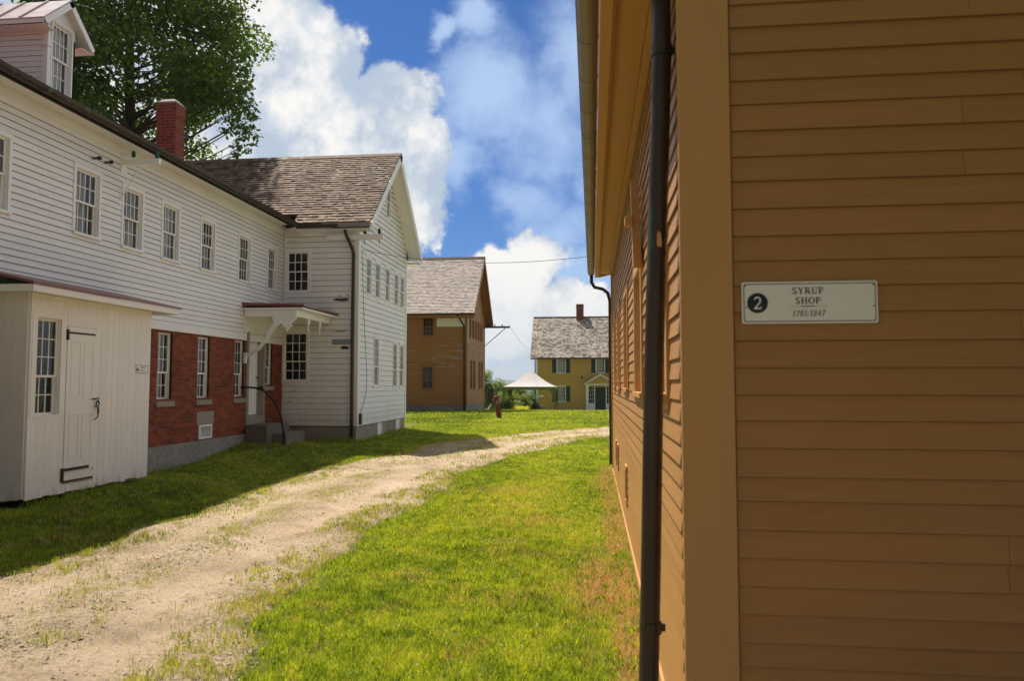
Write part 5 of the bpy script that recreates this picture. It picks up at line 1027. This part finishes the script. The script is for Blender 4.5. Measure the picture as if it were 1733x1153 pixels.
def tree(name,x,y,h,rad,zlo,label,cat,lm,nclump=110,cnt=420,leaf=.13,csp=1.0,seed=1,group=None,trunk=.35,cut=None,sep=.48,irregular=.25,lobes=None):
    rs=random.Random(seed); np.random.seed(seed); z0=gz1(x,y); T=root(name,(x,y,z0),label,cat,group)
    a=MB(); top=z0+h*.9; path=[(x+rs.uniform(-.1,.1)*i*.3,y+rs.uniform(-.1,.1)*i*.3,z0-.2+(top-z0)*i/8) for i in range(9)]; a.tube(path,[trunk*(1-i/8*.85) for i in range(9)],10)
    C_=[];Sp=[]; zc=z0+zlo+(h-zlo)/2; hz=(h-zlo)/2
    tries=0
    while len(C_)<nclump and tries<20000:
        tries+=1; v=Vector((rs.gauss(0,1),rs.gauss(0,1),rs.gauss(0,1))).normalized(); r=rs.uniform(.35,1)**.6
        th=math.atan2(v.y,v.x); k_=1+irregular*(math.sin(3*th+seed)+math.sin(5*v.z+2*th+seed*2))*.6
        p=Vector((x+v.x*r*rad*k_,y+v.y*r*rad*k_,zc+v.z*r*hz*(1+irregular*.3*math.sin(4*th))))
        if p.z<z0+zlo*.75 or (cut and cut(p.x-x,p.z)): continue
        if any((Vector(c)-p).length<csp*sep for c in C_): continue
        C_.append(tuple(p)); Sp.append(csp*rs.uniform(.55,1.15))
    if lobes:
        for (dx,dy,z_,s_) in lobes: C_.append((x+dx,y+dy,z_)); Sp.append(s_)
    for c in C_:
        c=Vector(c); 
        if rs.random()<.75:
            bz=max(z0+zlo*.6,min(top-.3,c.z-(c-Vector((x,y,c.z))).length*.55)); i=(bz-z0+.2)/(top-z0)*8; i0=max(0,min(7,int(i))); b=Vector(path[i0]).lerp(Vector(path[i0+1]),i-i0)
            md=b.lerp(c,.5)+Vector((rs.uniform(-.3,.3),rs.uniform(-.3,.3),rs.uniform(-.1,.4)))*csp*.5; rr=trunk*.22*(1-i/10)
            a.tube([b,md,c],[rr,rr*.6,rr*.18],5)
    tr_=a.build('trunk',BK,T,smooth=True)
    leafobj('crown',leaves(C_,Sp,cnt,leaf,T.location),lm,T); return T,path
BT,pth=tree('maple_tree',-17.55,25.6,24,4.2,5.5,'tall dark green leafy tree rising behind the long white building','tree',LM[0],nclump=225,cnt=270,leaf=.165,csp=1.05,sep=.75,seed=5,trunk=.34,irregular=.14,cut=lambda dx,z:(dx>1.0 and z<12.4) or dx>4.0,
  lobes=[(3.0,0,12.9,.7),(3.7,-.2,12.3,.5),(4.3,0,12.0,.6),(4.6,0,11.5,.55),(4.8,.1,11.0,.5),(4.6,0,10.6,.4),(4.7,.1,12.2,.5),(4.2,-.1,11.3,.5),(4.6,0,12.8,.42),(4.3,0,13.6,.5),(4.6,.1,14.2,.38),(4.0,0,15.,.5),(4.1,0,15.8,.4),(3.3,.1,13.6,.7),(3.4,0,14.8,.7),(3.0,0,16.2,.7),(2.6,0,17.5,.8),(5.1,0,11.7,.25),(4.4,0,10.3,.22)])
tree('unseen_blocker_tree',6.5,-3.2,13,4.8,3.2,'added unseen leafy tree behind the viewpoint, keeping light off the ochre shop front','tree',LM[0],nclump=70,cnt=260,leaf=.26,csp=1.9,seed=8,trunk=.35,irregular=.15)  # tree added out of view to cut the light on the shop front
# bare twiggy branch under the crown, right side
a=MB(); rs=random.Random(4)
def twig(p,d,l,r,dep):
    q=p+d*l; a.tube([p,p.lerp(q,.5)+Vector((rs.uniform(-1,1),0,rs.uniform(-1,1)))*l*.07,q],[r,r*.75,r*.5],5)
    if dep>0:
        for _ in range(3): twig(p.lerp(q,rs.uniform(.5,1)),(d+Vector((rs.uniform(-.7,.7),rs.uniform(-.5,.5),rs.uniform(-.5,.6)))).normalized(),l*rs.uniform(.5,.75),r*.55,dep-1)
twig(Vector((-15.0,25.5,9.2)),Vector((.9,0,.25)).normalized(),1.2,.035,4); twig(Vector((-15.0,25.5,9.0)),Vector((.9,0,.12)).normalized(),1.1,.03,4)
a.tube([(-16.1,25.6,7.6),(-15.6,25.5,8.4),(-15.0,25.5,9.2)],[.10,.07,.035],6); a.build('bare_branch',BK,BT)
shr=[(-8.5,57.5,3.3,.75,2,1),(-7.5,58.5,2.45,.95,2,1),(-6.6,61,2.2,1.0,5,1),(-5.9,60,1.35,.85,6,3),(-6.9,56.8,1.5,.7,7,1),(-5.3,62.5,1.45,.7,8,0)]
lbl=['tall bushy shrub with long shoots right behind the brown house corner','rounded green shrub beside the taller one with long shoots, left of the tent','leafy green shrub behind the left half of the tent','low yellow green bush under the middle of the tent','low green shrub just left of the tent left leg','small dark green bush under the tent beside the yellow house corner']
for i,(x,y,h,r,sd,lm) in enumerate(shr): tree('shrub',x,y,h,r,.15,lbl[i],'shrub',LM[3] if lm==3 else LM[1] if lm==1 else LM[2],nclump=34,cnt=150,leaf=.10,csp=.42,seed=20+sd,group='shrubs behind the tent',trunk=.06,irregular=.35)
# goldenrod strip at the lawn edge
gp2=[]; x=np.random.uniform(-8.2,-5.1,1500); y=np.random.uniform(57.3,58.2,1500); gp2.append(blades(x,y,np.random.uniform(.25,.6,1500),np.full(1500,.05),np.clip(np.random.normal(.56,.05,1500),0,.62)))
blade_object('meadow_plants',gp2,GM,'stuff')
tl=['dense dark tree in the hollow, seen just right of the hydrant','dark green tree in the hollow, seen through the left half of the tent','dark green tree in the hollow, seen through the middle of the tent','dark tree in the hollow beside the yellow house left corner','tree top in the hollow just above the tent left edge','broad dark tree farthest back in the hollow behind the tent']
for i,(x,y,h,r,sd) in enumerate(((-14.2,95,5.6,3.4,1),(-11.0,90,4.6,3.0,2),(-8.2,96,5.3,3.2,3),(-6.0,88,3.7,2.6,4),(-17.5,118,9.0,5,5),(-10,125,10.0,6,6))):
    tree('hollow_tree',x,y,h,r,.8,tl[i],'tree',LM[2],nclump=60,cnt=190,leaf=.32,csp=1.5,seed=40+sd,group='trees in the hollow behind the lawn',trunk=.2)
# far wood: one mass nobody could count
np.random.seed(9); n=2600; yy=np.random.uniform(170,1500,n); xx=np.random.uniform(-.42,.45,n)*yy; zz=np.interp(yy,[170,400,800,1500],[-15,-26,-22,-8])+gz(xx*0,yy*0)*0
cen=np.stack([xx,yy,zz+np.random.uniform(0,9,n)],1); Vw=leaves(cen.tolist(),np.random.uniform(4,8,n).tolist(),70,1.6,(0,0,0))
fw=leafobj('distant_wood',Vw,LM[2],None); fw['kind']='stuff'
# far blue hills
def hillz(X,Y):
    r=np.clip((Y-1500)/2300,0,1); r=r*r*(3-2*r)
    ridge=34+12*np.exp(-((X+540)/170)**2)+5*(fbm(X,Y,.0022,91)-.5)*2
    return -36+r*ridge*np.exp(-((Y-4200)/1500)**2*(Y>4200))*1.35
gx=np.linspace(-4000,3000,120); gy=np.linspace(1400,6500,60)
hm=mat('wooded_hill',(.035,.07,.03),.9,0,.5,0,1,big=.3)
grid_mesh('hills',gx,gy,hillz,hm,'structure')
# haze: even pale air round everything
hb=MB(); hb.box(-6900,6900,-6900,6900,-37,130); hz=hb.build('haze',M['wire'],origin=(0,0,0)); hz['kind']='stuff'
hmt=bpy.data.materials.new('haze'); hmt.use_nodes=True; nt=hmt.node_tree; nt.nodes.clear(); k=N(nt); pv=k.n('ShaderNodeVolumePrincipled'); pv.inputs['Color'].default_value=(.80,.88,1,1); pv.inputs['Density'].default_value=.00022; pv.inputs['Anisotropy'].default_value=.1
o_=k.n('ShaderNodeOutputMaterial'); nt.links.new(pv.outputs[0],o_.inputs['Volume']); hz.data.materials.clear(); hz.data.materials.append(hmt)
hmt.cycles.homogeneous_volume=True if hasattr(hmt,'cycles') and hasattr(hmt.cycles,'homogeneous_volume') else False
